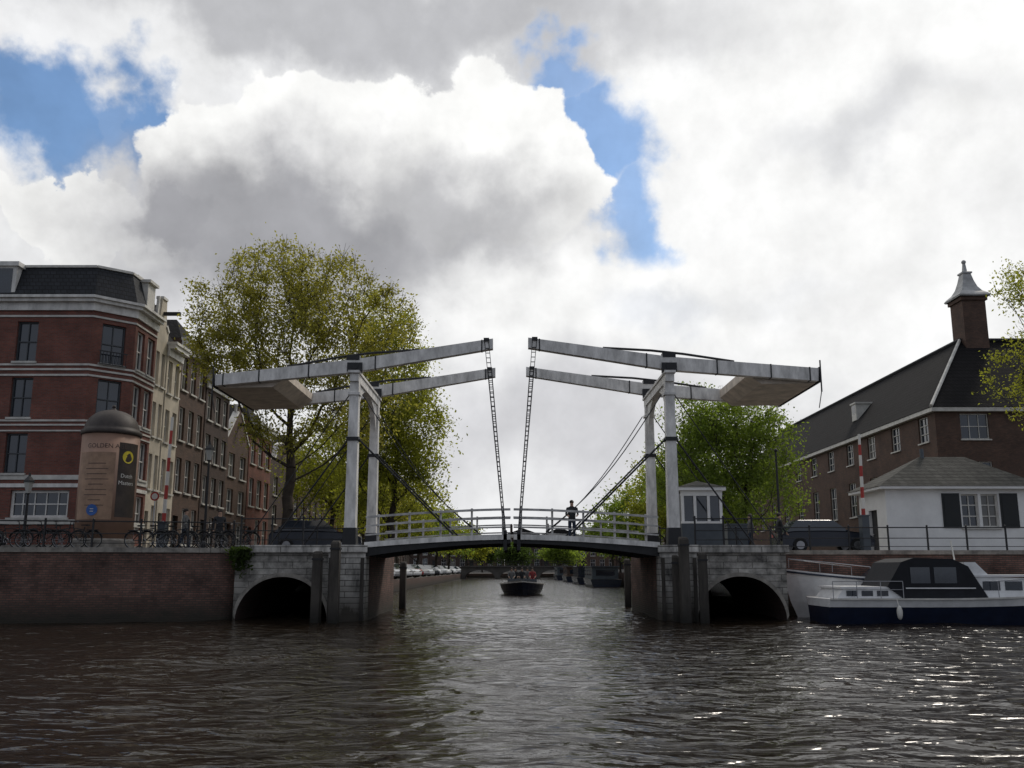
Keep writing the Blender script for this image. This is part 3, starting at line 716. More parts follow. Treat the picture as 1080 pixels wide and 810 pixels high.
specs=[(316,'neck',M_cream,'narrow cream plastered canal house with a neck gable',4,2),
 (366,'cornice',M_cream,'cream canal house with deep white cornice and tall windows',4,2),
 (366,'cornice',M_brickb,'brown brick canal house with heavy white cornice',4,3),
 (404,'cornice',M_brickd,'dark brick canal house with white cornice',4,3),
 (436,'gable',M_brickb,'brown brick canal house with pointed gable',3,2),
 (450,'cornice',M_brick,'red brick canal house with white cornice',3,3),
 (468,'neck',M_brickd,'dark brick canal house with neck gable',3,2),
 (478,'cornice',M_brickb,'brown brick canal house partly hidden by tree',3,3),
 (490,'cornice',M_brickd,'dark brick canal house partly hidden by tree',3,3),
 (498,'gable',M_brick,'red brick canal house with pointed gable behind tree',3,3),
 (505,'cornice',M_brickb,'brown brick canal house partly hidden by tree',3,3),
 (512,'cornice',M_cream,'cream canal house partly hidden by tree',3,3)]
prevY=Ye
for i,(v,tp,wm_,lab,fl,cc) in enumerate(specs):
    Y1=YU(ed[i+1],XS,9); ztop=H(v,(prevY+Y1)/2); h=ztop-1.0
    rise=2.0
    if tp!='cornice': h-=rise
    rowhouse(lab,(XS+(0.0 if i%2 else -.05),prevY+.01,1.0),math.pi/2,Y1-prevY-.02,11,h,wm_,fl,cc,tp,rise=rise)
    prevY=Y1
yy=prevY
for i in range(5):
    w=9; rowhouse('distant brick canal house with white cornice',(XS,yy+.02,.6),math.pi/2,w-.04,11,11+random.uniform(-1,1.5),[M_brickb,M_brickd,M_brick][i%3],3,4,'cornice',zg=1.2); yy+=w

# large brick building with tiled roof
M_hall=mat('dark_brown_brick',(.135,.068,.043),.85,kind='brick',col2=(.085,.045,.03),var=.35,scale=.8,mortar=(.065,.052,.043))
BX,BY=30.2,60.; ze=H(430,60); zr=H(360,65.8)
hb=thing('brick_hall','long two-storey brown brick building with steep black tiled roof','building',(BX,BY,1.5))
ws=[]; Ls=28
zt0=H(463,60)-1.5; zt1=H(436,60)-1.5
xw0=XU(1013,60,12)-BX; wwd=XU(1043,60,12)-XU(1013,60,12)
for i in range(5): ws.append((xw0+i*4.6,zt0,wwd,zt1-zt0)); ws.append((xw0+i*4.6,zt0-4.6,wwd,3.0))
mb=MB(); facade(mb,Ls,0,ze-1.5,ws); w1=part(hb,'wall',mb,M_hall)
for q in ws: window(w1,*q,fm=M_trim,cols=3,rows=2)
ws=[]; Lw=52
for i in range(11): ws.append((Lw-2.6-i*4.6-.0,zt0,1.5,zt1-zt0)); ws.append((Lw-2.6-i*4.6,zt0-4.6,1.5,3.0))
mb=MB(); facade(mb,Lw,0,ze-1.5,ws); w2=part(hb,'wall',mb,M_hall,loc=(0,Lw,0),rz=-math.pi/2)
for q in ws: window(w2,*q,fm=M_trim,cols=2,rows=3)
mb=MB(); mb.quad((BX+11.4,BY+Lw,1.5),(BX,BY+Lw,1.5),(BX,BY+Lw,ze),(BX+11.4,BY+Lw,ze)); part(hb,'wall',mb,M_hall,world=True)
mb=MB(); mb.box(BX-.35,BX+Ls,BY-.35,BY-.003,ze-.3,ze-.02); mb.box(BX-.36,BX-.003,BY-.003,BY+Lw,ze-.3,ze-.02)
part(hb,'cornice',mb,M_trim,world=True)
a=BX-.4;b0=BY-.4;px=BX+5.4;py=BY+5.8;yl=BY+Lw;xr=BX+Ls
mb=MB()
mb.quad((a,b0,ze),(px,py,zr),(px,yl,zr),(a,yl,ze)); mb.quad((a,b0,ze),(xr,b0,ze),(xr,py,zr),(px,py,zr))
mb.quad((px,py,zr),(BX+11.4,BY+11.6,ze),(BX+11.4,yl,ze),(px,yl,zr)); mb.quad((px,py,zr),(xr,py,zr),(xr,BY+11.6,ze),(BX+11.4,BY+11.6,ze))
mb.add([(a,yl,ze),(px,yl,zr),(BX+11.4,yl,ze)],[(0,1,2)])
rf=part(hb,'roof',mb,M_tile,world=True)
part(rf,'hip_capping',MB().tube([(a,b0,ze+.08),(px,py,zr+.08)],.13,6),M_trim,world=True)
mb=MB(); mb.tube([(px,py,zr+.1),(px,yl,zr+.1)],.15,6); mb.tube([(px,py,zr+.1),(xr,py,zr+.1)],.15,6); part(rf,'ridge_tiles',mb,M_slate,world=True)
cX=XU(1020,66.4,21); cY=py+.2; zb=H(318,66.4)
ch=part(rf,'chimney',MB().box(cX-.92,cX+.92,cY-.9,cY+.95,zr-1.2,zb-.3).box(cX-1.05,cX+1.05,cY-1.03,cY+1.08,zb-.3,zb),M_hall,world=True,label='square brick chimney tower')
zt=H(276,66.4)
def sq(pr):
    m=MB()
    for (r0,z0),(r1,z1) in zip(pr[:-1],pr[1:]):
        m.add([(cX-r0,cY-r0,z0),(cX+r0,cY-r0,z0),(cX+r0,cY+r0,z0),(cX-r0,cY+r0,z0),(cX-r1,cY-r1,z1),(cX+r1,cY-r1,z1),(cX+r1,cY+r1,z1),(cX-r1,cY+r1,z1)],[(0,1,5,4),(1,2,6,5),(2,3,7,6),(3,0,4,7)])
    return m
part(ch,'chimney_cap',sq([(1.2,zb),(1.25,zb+.12),(1.1,zb+.3),(.82,zb+.55),(.6,zb+.95),(.44,zb+1.5),(.32,zb+2.1),(.40,zb+2.15),(.40,zb+2.27),(.14,zb+2.4),(.08,zt-.3)]).ball((cX,cY,zt-.2),.18),mat('lead_grey_paint',(.42,.42,.41),.6,var=.4),world=True,label='pale grey flared chimney cap with ball finial')
for yy in (BY+17.5,):
    t_=.40; xx=a+(px-a)*t_; z_=ze+(zr-ze)*t_
    d_=part(rf,'dormer',MB().box(xx-.55,xx+.9,yy-.5,yy+.5,z_-.5,z_+1.0).box(xx-.65,xx+1.5,yy-.6,yy+.6,z_+1.0,z_+1.15),M_trim,world=True)
    part(d_,'window',MB().quad((xx-.56,yy-.35,z_+.1),(xx-.56,yy+.35,z_+.1),(xx-.56,yy+.35,z_+.9),(xx-.56,yy-.35,z_+.9)),M_glass,world=True)

# white gatehouse
M_lodge=mat('lodge_plaster',(.84,.83,.80),.7,var=.12,scale=1.2)
GY_=41.5; GD=3.2; gx0=XU(936,GY_,4); GW=XU(1092,GY_,4)-gx0; gz=H(513,GY_)
gh=thing('white_lodge','low white plastered lodge with hipped grey roof and black shutters','building',(gx0,GY_,2.5))
wz0=H(556,GY_)-2.5; wz1=H(521,GY_)-2.5
wxs=[XU(u,GY_,4)-gx0 for u in (1016,1037)]
ww=.82
ws=[(wxs[0],wz0,ww,wz1-wz0),(wxs[1],wz0,ww,wz1-wz0)]
mb=MB(); facade(mb,GW,0,gz-2.5,ws)
mb.quad((GW,0,0),(GW,GD,0),(GW,GD,gz-2.5),(GW,0,gz-2.5)); mb.quad((GW,GD,0),(0,GD,0),(0,GD,gz-2.5),(GW,GD,gz-2.5))
part(gh,'wall',mb,M_lodge)
dq=(1.1,.1,1.0,2.2); mb=MB(); facade(mb,GD,0,gz-2.5,[dq]); ws_=part(gh,'wall',mb,M_lodge,loc=(0,GD,0),rz=-math.pi/2)
dd=part(gh,'door',MB().box(0,.04,-1.0,0,0,2.2),M_black,loc=(.16,GD-1.1,.1)); part(dd,'handle',MB().ball((-.03,-.15,1.0),.035),M_steel)
for q in ws: window(gh,*q,fm=M_trim,cols=2,rows=3)
for x in (wxs[0]-.95,wxs[1]+ww+.08): part(gh,'shutter',MB().box(x,x+.85,-.06,-.004,wz0-.03,wz1+.03).box(x+.08,x+.77,-.075,-.061,wz0+.1,wz1-.1),M_green)
hz=gz-2.5; rr=H(482,GY_+1.6)-2.5
mb=MB(); e=.38
mb.box(-e,GW+e,-e,GD+e,hz-.14,hz-.004); part(gh,'eaves_board',mb,M_lodge)
mb=MB(); e=.44
mb.add([(-e,-e,hz),(GW+e,-e,hz),(GW+e,GD+e,hz),(-e,GD+e,hz),(GW*.36,GD/2,rr),(GW*.68,GD/2,rr)],[(0,1,5,4),(1,2,5),(2,3,4,5),(3,0,4),(3,2,1,0)])
rf=part(gh,'roof',mb,M_shing); part(rf,'flue_pipe',MB().cyl((GW*.38,GD/2,rr-.2),(GW*.38,GD/2,rr+.4),.1),M_booth)

# ---------------------------------------------------------------- advertising column
YA=34.4; ax=XU(112,YA,4.5); R=1.08
zt=H(430,YA); zr0=H(460,YA)
ad=thing('advertising_column','round advertising column with salmon posters and domed dark roof on quay','advertising column',(ax,YA,GZ))
part(ad,'plinth',MB().lathe([(R+.08,0),(R+.08,.35),(R+.02,.42)],36),M_cope,smooth=False)
hb_=zr0-GZ; dh=zt-GZ-hb_
part(ad,'drum',MB().lathe([(R,.42),(R,hb_-.02)],48),M_poster,smooth=True)
part(ad,'roof',MB().lathe([(R+.03,hb_-.02),(R+.07,hb_+.02),(R+.07,hb_+.17),(R-.02,hb_+.21)]+[( (R-.03)*math.cos(math.radians(q))**.8, hb_+.21+(dh-.34)*math.sin(math.radians(q))**1.15) for q in (8,20,32,44,56,66,75)]+[(.16,dh-.12+hb_),(.08,dh+hb_-.06),(.04,dh+hb_)],36).ball((0,0,zt-GZ+.03),.08),M_cone,smooth=True)
phi0=math.atan2(-ax,YA)
def cylpt(th,z,r): return (r*math.sin(th),-r*math.cos(th),z)
def patch(th0,th1,z0,z1,r,n=10):
    mb=MB()
    for i in range(n):
        a=th0+(th1-th0)*i/n;b_=th0+(th1-th0)*(i+1)/n
        mb.quad(cylpt(a,z0,r),cylpt(b_,z0,r),cylpt(b_,z1,r),cylpt(a,z1,r))
    return mb
def thu(u): return phi0+math.asin(max(-1,min(1,(u-112)/31.)))
zz=lambda v: H(v,YA-.9)-GZ
part(ad,'poster',patch(thu(121),thu(140.5),zz(545),zz(466),R+.008),M_posterd,label='tall dark poster with yellow disc')
part(ad,'poster',patch(thu(83),thu(118),zz(548),zz(477),R+.006),mat('poster_ochre',(.36,.225,.145),.6,var=.35,scale=2.2))
def text_mesh(txt,size):
    cu=bpy.data.curves.new('t','FONT'); cu.body=txt; cu.size=size; cu.align_x='CENTER'; cu.resolution_u=3
    o=bpy.data.objects.new('t',cu); coll.objects.link(o); bpy.context.view_layer.update()
    me=bpy.data.meshes.new_from_object(o.evaluated_get(bpy.context.evaluated_depsgraph_get())); bpy.data.objects.remove(o); return me
def wraptext(txt,size,th,z,r,m,name='lettering'):
    me=text_mesh(txt,size)
    for v in me.vertices:
        x,y=v.co.x,v.co.y; v.co=cylpt(th+x/r,z+y,r)
    me.name=name; me.materials.clear(); me.materials.append(m); part(ad,name,me,None)
r_=R+.016
wraptext('GOLDEN AGE',.25,thu(108),zz(472.5),r_,M_dprint)
wraptext('Dutch',.22,thu(131),zz(503),r_,M_print); wraptext('Masters',.22,thu(131),zz(510.5),r_,M_print)
mb=MB(); n=24; c0=(thu(131),zz(481))
mb.add([cylpt(c0[0]+.25*math.cos(2*math.pi*i/n)/r_,c0[1]+.25*math.sin(2*math.pi*i/n),r_) for i in range(n)],[tuple(range(n))]); part(ad,'yellow_disc',mb,M_yellow)
for k,(v,w_) in enumerate(((479,.20),(482,.24),(485,.16))): part(ad,'lettering',patch(c0[0]-w_/2/r_,c0[0]+w_/2/r_,zz(v)-.012,zz(v)+.012,r_+.006,3),M_posterd)
for k in range(9):
    v=489+k*5.5; w_=[.7,.9,.8,.95,.6,.85,.9,.5,.75][k]
    part(ad,'lettering',patch(thu(99)-w_/2/r_,thu(99)+w_/2/r_,zz(v)-.015,zz(v)+.015,r_-.004,6),M_dprint)
mb=MB(); c0=(thu(98),zz(538)); mb.add([cylpt(c0[0]+.22*math.cos(2*math.pi*i/n)/r_,c0[1]+.22*math.sin(2*math.pi*i/n),r_+.012) for i in range(n)],[tuple(range(n))]); part(ad,'round_sign',mb,M_blue,label='round blue sign')
for v in (537,539.5): part(ad,'lettering',patch(c0[0]-.07/r_,c0[0]+.07/r_,zz(v)-.012,zz(v)+.012,r_+.018,3),M_print)

# ---------------------------------------------------------------- barrier booms, booth, lamps
def boom(u0,v0,u1,v1,Yp,label):
    a=PT(u0,v0,Yp); b_=PT(u1,v1,Yp)
    t=thing('barrier_boom',label,'barrier',(b_[0],Yp,GZ),group='raised barrier booms')
    A=Vector((a[0],Yp,a[1]));B=Vector((b_[0],Yp,b_[1])); mb=MB(); n=8
    for i in range(n): mb.cyl(B.lerp(A,i/n),B.lerp(A,(i+1)/n),.09-.004*i,n=8,m=i%2)
    part(t,'boom',mb,[M_red,M_print],world=True)
    part(t,'stand',MB().box(B.x-.16,B.x+.16,Yp-.2,Yp+.2,GZ,B.z+.15).box(B.x-.2,B.x+.2,Yp-.24,Yp+.24,B.z+.15,B.z+.2),M_booth,world=True)
boom(182,440,172,556,37.5,'raised red and white striped barrier boom on quay')
boom(906,458,911,548,38.8,'raised red and white striped barrier boom beside the lodge')
Yb=34.6; bx0=XU(719,Yb,4); bx1=XU(762,Yb,4); bz=H(514,Yb)
bo=thing('control_booth','small bridge keeper booth with pitched roof and white window frames','booth',((bx0+bx1)/2,Yb+.8,GZ))
w_=(bx1-bx0)/2; hh=bz-GZ
part(bo,'base',MB().box(-w_,w_,-.8,.8,0,1.05),M_booth)
part(bo,'eaves_board',MB().box(-w_-.15,w_+.15,-.95,.95,hh-.13,hh),M_lodge)
part(bo,'roof',MB().add([(-w_-.18,-.98,hh+.003),(w_+.18,-.98,hh+.003),(w_+.18,.98,hh+.003),(-w_-.18,.98,hh+.003),(0,0,hh+.34)],[(0,1,4),(1,2,4),(2,3,4),(3,0,4),(3,2,1,0)]),M_shing)
for x in (-w_,-w_/3-.05,w_/3-.05,w_-.10):
    for y in (-.8,.73): part(bo,'window_frame',MB().box(x,x+.11,y,y+.07,1.143,hh-.343),M_lodge)
part(bo,'sill',MB().box(-w_-.02,w_+.02,-.82,-.73,1.052,1.14),M_lodge)
part(bo,'header',MB().box(-w_-.02,w_+.02,-.815,-.735,hh-.34,hh-.133),M_lodge)
part(bo,'window',MB().box(-w_+.04,w_-.04,-.72,.72,1.06,hh-.14),M_glass)
def lamp(x,y,h,label='slender black street lamp with lantern head'):
    t=thing('street_lamp',label,'street lamp',(x,y,GZ),group='street lamps on the quays')
    part(t,'pole',MB().lathe([(.14,0),(.14,.3),(.08,.45),(.06,1.2),(.045,h-.6),(.08,h-.55)],10),M_black)
    part(t,'lantern',MB().lathe([(.10,h-.55),(.20,h-.1)],6),M_lamp); part(t,'cap',MB().lathe([(.24,h-.1),(.22,h-.02),(.06,h+.16),(.03,h+.3)],6),M_black)
lamp(XU(27,35.5,4),35.5,2.9); lamp(XU(218,38,5),38,4.6)
pt_=thing('pole','plain thin dark pole standing on the quay','pole',(XU(821,40,5),40,GZ)); part(pt_,'shaft',MB().cyl((0,0,0),(0,0,H(475,40)-GZ),.07,.045,n=8),M_black); part(pt_,'cap',MB().ball((0,0,H(475,40)-GZ),.09),M_black)
def sign(x,y,h,m,label):
    t=thing('road_sign',label,'road sign',(x,y,GZ))
    part(t,'pole',MB().cyl((0,0,0),(0,0,h),.025),M_steel)
    pl=part(t,'disc',MB().cyl((0,-.04,h),(0,-.06,h),.19,n=20),m)
    part(pl,'symbol',MB().cyl((0,-.061,h),(0,-.064,h),.13,n=20),M_print)
sign(XU(163,36.5,4.5),36.5,2.3,M_red,'small round red and white road sign on thin pole')

# ---------------------------------------------------------------- people
def person(label,loc,rz,pose='stand',top=M_cl1,leg=M_cl2,grp=None):
    V=[];E=[];Rr=[];root=[]
    def ch(pts,rad,start=None):
        idx=[] if start is None else [start]
        for p,r in zip(pts,rad):
            V.append(p);Rr.append(r);i=len(V)-1
            if idx: E.append((idx[-1],i))
            idx.append(i)
        return idx
    sit=pose=='sit'; dz=-.45 if sit else 0
    ch([(0,0,.95+dz),(0,.01,1.15+dz),(0,0,1.38+dz),(0,-.01,1.50+dz),(0,-.02,1.60+dz),(0,-.02,1.70+dz)],[.14,.13,.15,.055,.085,.075]); root.append(0)
    for s_ in (-1,1):
        if sit: lg=[(s_*.1,-.02,.90+dz),(s_*.12,-.42,.92+dz),(s_*.12,-.46,.5+dz),(s_*.12,-.6,.47+dz)]
        elif pose=='walk': lg=[(s_*.09,0,.88),(s_*.1,-.12*s_-.04,.5),(s_*.1,-.24*s_+.04,.09),(s_*.1,-.24*s_-.12,.05)]
        else: lg=[(s_*.09,0,.88),(s_*.1,-.02,.5),(s_*.11,.02,.08),(s_*.12,-.15,.05)]
        ch(lg,[.095,.07,.045,.035],0)
        if pose=='lean' or sit: ar=[(s_*.2,-.01,1.42+dz),(s_*.26,-.10,1.16+dz),(s_*.2,-.34,1.08+dz),(s_*.18,-.43,1.06+dz)]
        elif pose=='walk': ar=[(s_*.2,0,1.42),(s_*.25,.06*s_,1.14),(s_*.25,.16*s_-.05,.90),(s_*.25,.18*s_-.08,.82)]
        else: ar=[(s_*.2,0,1.42),(s_*.25,.03,1.14),(s_*.25,-.04,.89),(s_*.25,-.06,.81)]
        ch(ar,[.065,.05,.035,.04],2)
        h_=Vector(ar[3]); d=(h_-Vector(ar[2])).normalized(); side=Vector((0,1,0)) if abs(d.z)>.7 else Vector((1,0,0))
        for k,(o,l) in enumerate(((-.03,.07),(-.01,.085),(.01,.08),(.03,.065))):
            b0=h_+side*o; i0=len(V); ch([tuple(b0),tuple(b0+d*l*.6),tuple(b0+d*l+Vector((0,-.015,0)))],[.01,.009,.008]); root.append(i0)
        i0=len(V); ch([tuple(h_),tuple(h_-side*.045+d*.02),tuple(h_-side*.055+d*.05)],[.012,.010,.009]); root.append(i0)
    i0=len(V); ch([(0,-.09,1.62+dz),(0,-.12,1.605+dz)],[.014,.012]); root.append(i0)
    me=bpy.data.meshes.new('p'); me.from_pydata(V,E,[]); o=bpy.data.objects.new('p',me); coll.objects.link(o)
    o.modifiers.new('s','SKIN'); sv=me.skin_vertices[0].data
    for i,r in enumerate(Rr): sv[i].radius=(r,r); sv[i].use_root=(i in root)
    ss=o.modifiers.new('u','SUBSURF'); ss.levels=1
    bpy.context.view_layer.update()
    m2=bpy.data.meshes.new_from_object(o.evaluated_get(bpy.context.evaluated_depsgraph_get())); bpy.data.objects.remove(o)
    m2.materials.clear()
    for m in (top,leg,M_skin,M_rubber): m2.materials.append(m)
    for p in m2.polygons:
        c_=p.center; z=c_.z-dz; p.use_smooth=True
        hand = abs(c_.x)>.13 and ((sit or pose=='lean') and c_.y<-.33 and z>.98 and z<1.2 or (not sit and pose!='lean' and z<.87 and abs(c_.x)>.19))
        p.material_index=2 if (z>1.5 or hand) else (3 if z<.1 else (1 if z<.93 else 0))
    t=thing('person',label,'person',loc,rz,group=grp)
    m2.name='body'; part(t,'body',m2,None)
    part(t,'hair',MB().ball((0,.015,1.705+dz),.095,.10,.095,n=12,k=8),M_hair,smooth=True)
    return t
person('person in dark jacket leaning on the bridge railing',(XU(603,37.8,4),37.70,3.10),0,'lean',M_cl1,M_cl2)
person('person in dark clothing walking with arms swinging on the quay',(XU(826,38.8,4),39.4,GZ),math.pi/2,'walk',M_cl1,M_cl1)
person('person in grey coat walking along the quay railing',(XU(800,38.8,4),40.2,GZ),-math.pi/2,'walk',M_cl3,M_cl2)
person('person in dark jacket standing beside the railing',(XU(232,37,4),37,GZ),.5,'stand',M_cl1,M_cl1)
person('person in grey coat walking near the striped barrier',(XU(196,36.5,4),36.5,GZ),1.5,'walk',M_cl3,M_cl2)

# ---------------------------------------------------------------- bicycles
def bicycle(loc,rz):
    t=thing('bicycle','black city bicycle parked against the quay railing','bicycle',loc,rz,group='bicycles parked along the quay railing')
    for x in (-.53,.53):
        wb=part(t,'wheel',MB().torus((0,0,0),.325,.02,n=22,k=5),M_rubber,loc=(x,0,.345))
        mb=MB().torus((0,0,0),.30,.008,n=22,k=4)
        for i in range(12): a=2*math.pi*i/12; mb.cyl((0,0,0),(.3*math.cos(a),0,.3*math.sin(a)),.003,n=3)
        part(wb,'rim',mb,M_steel)
        mb=MB()
        mb.tube([(x+.36*math.cos(a),0,.345+.36*math.sin(a)) for a in [math.radians(k) for k in (range(20,180,16) if x<0 else range(10,150,16))]],.018,5); part(t,'mudguard',mb,M_black)
    f=MB(); r=.018
    for a,b_ in (((-.53,0,.345),(-.1,0,.30)),((-.1,0,.30),(.36,0,.62)),((-.1,0,.30),(-.22,0,.85)),((-.2,0,.72),(.33,0,.80)),((-.53,0,.345),(-.2,0,.70)),((.53,0,.345),(.36,0,.62)),((.36,0,.62),(.30,0,.98))):
        f.cyl(a,b_,r,n=6)
    f.box(-.72,-.3,-.06,.06,.70,.73)
    part(t,'frame',f,M_black)
    part(t,'saddle',MB().add([(-.36,-.09,.86),(-.36,.09,.86),(-.08,.03,.88),(-.08,-.03,.88),(-.36,-.09,.92),(-.36,.09,.92),(-.08,.03,.91),(-.08,-.03,.91)],[(0,1,2,3),(7,6,5,4),(0,4,5,1),(1,5,6,2),(2,6,7,3),(3,7,4,0)]),M_rubber)
    part(t,'handlebar',MB().tube([(.12,-.28,1.02),(.26,-.24,1.05),(.31,0,1.0),(.26,.24,1.05),(.12,.28,1.02)],.014,6),M_steel)
    mb=MB().torus((-.1,-.05,.30),.09,.01,n=14,k=4); mb.cyl((-.1,-.08,.3),(-.02,-.1,.16),.01,n=5); mb.cyl((-.1,.08,.3),(-.18,.1,.44),.01,n=5)
    part(t,'crank',mb,M_steel); return t
def qy(x):
    for (a,b_),(c_,d_) in zip(QL[:-1],QL[1:]):
        if a<=x<=c_: return b_+(d_-b_)*(x-a)/(c_-a)
    return 33
b0=bicycle((-18.9,qy(-18.9)+.85,GZ),.05)
for i,x in enumerate([-20.6,-19.9,-18.2,-17.6,-17.0,-16.5,-13.6,-13.0,-12.2,-11.6,-10.9,-14.1]):
    dup(b0,(x,qy(x)+.75+random.uniform(0,.35),GZ),random.choice([0,math.pi])+random.uniform(-.25,.25))

# ---------------------------------------------------------------- cars
def car(loc,rz,label,body,grp='cars parked along the canal wall'):
    t=thing('parked_car',label,'car',loc,rz,group=grp)
    L_=2.1; hh=1.48
    low=[(-L_,.35),(-L_,.78),(-L_+.08,.9),(-1.5,.96),(-.05,.98),(1.0,.95),(1.75,.86),(2.05,.7),(2.1,.45),(2.05,.28),(-2.0,.28)]
    mb=MB(); n=len(low); V=[];ring_=[(-.84,.94),(-.88,1),(.88,1),(.84,.94)]
    for y,s_ in ring_: V+=[(x*s_,y,.28+(z-.28)*s_) for x,z in low]
    Fc=[tuple(range(n-1,-1,-1)),tuple(3*n+k for k in range(n))]
    for j in range(3): Fc+=[(j*n+k,j*n+(k+1)%n,(j+1)*n+(k+1)%n,(j+1)*n+k) for k in range(n)]
    mb.add(V,Fc)
    mb.add([(-1.35,-.62,hh-.04),(.35,-.62,hh-.04),(.35,.62,hh-.04),(-1.35,.62,hh-.04),(-1.2,-.55,hh),(.2,-.55,hh),(.2,.55,hh),(-1.2,.55,hh)],[(4,5,6,7),(0,1,5,4),(1,2,6,5),(2,3,7,6),(3,0,4,7)])
    part(t,'body',mb,body)
    g_=MB(); g_.add([(-1.85,-.80,.93),(1.0,-.80,.93),(1.0,.80,.93),(-1.85,.80,.93),(-1.37,-.63,hh-.03),(.37,-.63,hh-.03),(.37,.63,hh-.03),(-1.37,.63,hh-.03)],[(4,5,6,7),(0,1,5,4),(1,2,6,5),(2,3,7,6),(3,0,4,7)])
    part(t,'window',g_,M_glass)
    wm_=MB(); wm_.cyl((0,-.1,0),(0,.1,0),.32,n=16); wme_=wm_.mesh('wheel',M_rubber); hm=MB().cyl((0,-.108,0),(0,.108,0),.19,n=12).mesh('rim',M_steel)
    for x in (-1.3,1.32):
        for y in (-.8,.8): w=part(t,'wheel',wme_,None,loc=(x,y,.32)); part(w,'rim',hm,None)
    for y in (-.62,.62): part(t,'headlight',MB().box(2.0,2.08,y-.16,y+.16,.62,.74),M_lamp); part(t,'tail_light',MB().box(-2.115,-2.05,y-.12,y+.12,.7,.84),M_red)
    return t
zcar=lambda y: zL(y)+.005
labs={'w':('white parked car nose-in to the canal wall',M_carw),'s':('silver parked car nose-in to the canal wall',M_cars),'d':('dark parked car nose-in to the canal wall',M_card),'r':('red parked car nose-in to the canal wall',M_carr)}
c0=car((-12.2,74,zcar(74)),-.45,'white parked car nose-in to the canal wall',M_carw)
yc_=74.
for i,k in enumerate('sdwwrswdwswdwswd'):
    yc_+=4.4+i*.35; n_=dup(c0,(-12.2+random.uniform(-.2,.2),yc_,zcar(yc_)),-.45+random.uniform(-.05,.05),labs[k][0]); recolor(n_,'body',labs[k][1])
car((-9.2,40.6,GZ),.15,'dark blue parked car behind the bridge railing',M_card,grp='cars on the quay street')
car((XU(868,40,3.5),40.2,GZ),.0,'dark parked car beside the white lodge',M_card,grp='cars on the quay street')
car((-24.5,37.3,GZ),.1,'dark parked car in front of corner building',M_card,grp='cars on the quay street')
def cabinet(x,y,w,h,m,label):
    t=thing('utility_cabinet',label,'utility cabinet',(x,y,GZ))
    part(t,'body',MB().box(-w/2,w/2,-.3,.3,0,h).box(-w/2-.04,w/2+.04,-.34,.34,h,h+.08),m)
    for s_ in (-1,1): part(t,'door',MB().box(min(s_*.03,s_*(w/2-.06)),max(s_*.03,s_*(w/2-.06)),-.32,-.303,.12,h-.1),m)
cabinet(XU(778,39,3.5),39.3,.9,1.2,M_booth,'grey utility cabinet beside the bridge approach')

# ---------------------------------------------------------------- boats
def hull(mb,L_,B,zk,zs,stern=.75,n=16,split=.5,m_low=0,m_up=1,flare=.12,sheer=.3,md=2):
    S=[]
    for i in range(n+1):
        t=i/n; x=L_*t
        w=B/2*(stern+(1-stern)*min(1,t*3)) if t<.45 else B/2*max(.0,(1-((t-.45)/.55)**2.3))
        zz_=zs+sheer*max(0,(t-.3)/.7)**2; rk=.75*max(0,(t-.65)/.35)**1.5
        S.append([(x-rk*.9,w*.72*(1 if t<1 else 0),zk),(x-rk*.4,w*.94,zk+(zz_-zk)*split),(x+.0,w+flare*.3*(t<1),zz_)])
    V=[]
    for s_ in S:
        for p in s_: V.append((p[0],-p[1],p[2]))
        for p in reversed(s_): V.append((p[0],p[1],p[2]))
    Fl=[];Fu=[];Fd=[]
    for i in range(n):
        a=i*6;b_=(i+1)*6
        Fl+=[(a,b_,b_+1,a+1),(a+4,b_+4,b_+5,a+5)]; Fu+=[(a+1,b_+1,b_+2,a+2),(a+3,b_+3,b_+4,a+4)]; Fd+=[(a+2,b_+2,b_+3,a+3)]
    o=len(mb.v); mb.add(V,Fl,m_low)
    def more(Fc,m):
        mb.f+=[tuple(i+o for i in f) for f in Fc]; mb.m+=[m]*len(Fc)
    more(Fu,m_up); more(Fd,md); more([(0,1,4,5)],m_low); more([(1,2,3,4)],m_up); return S
Yc=32.3; cx0=XU(878,30.9,.5)
DK=.84
cr=thing('motor_cruiser','slim navy and white motor cruiser with black canopy moored at quay','boat',(cx0,Yc,0))
mb=MB(); S=hull(mb,11.5,2.8,-.35,DK,stern=.86,split=.76,sheer=.38)
part(cr,'hull',mb,[M_navy,M_gel,M_gel])
for s_ in (-1,1):
    mb=MB()
    for i in range(16):
        a=S[i][2];b_=S[i+1][2]
        mb.bar((a[0],s_*(a[1]+.02),a[2]+.0),(b_[0],s_*(b_[1]+.02),b_[2]+.0),.06,.06)
    part(cr,'rubbing_strake',mb,M_trim)
mb=MB(); mb.prism([(.3,DK),(2.7,DK),(2.6,DK+.40),(.55,DK+.36)],-1.08,1.08); mb.box(.45,2.65,-1.12,1.12,DK+.36,DK+.43)
ac=part(cr,'aft_cabin',mb,M_gel)
for x in (.65,1.2,1.75): part(ac,'window',MB().box(x,x+.4,-1.095,-1.082,DK+.10,DK+.29),M_glass)
mb=MB(); mb.prism([(2.1,DK+.44),(2.7,DK),(5.7,DK+.02),(5.05,DK+1.15),(4.5,DK+1.42),(3.1,DK+1.45),(2.65,DK+1.3)],-1.18,1.18)
cn=part(cr,'canopy',mb,M_canvas)
for x0_,x1_ in ((2.95,3.65),(3.8,4.6)): part(cn,'window',MB().box(x0_,x1_,-1.195,-1.182,DK+.55,DK+1.12),M_glass)
part(cn,'canopy_seam',MB().box(2.75,5.25,-1.2,-1.183,DK+.36,DK+.40),M_gel)
mb=MB(); mb.prism([(5.0,DK+.02),(9.2,DK+.12),(8.4,DK+.68),(5.9,DK+.78),(5.4,DK+1.3),(5.0,DK+1.3)],-1.02,1.02); mb.box(4.9,8.3,-1.08,1.08,DK+.78,DK+.85)
fc=part(cr,'fore_cabin',mb,M_gel)
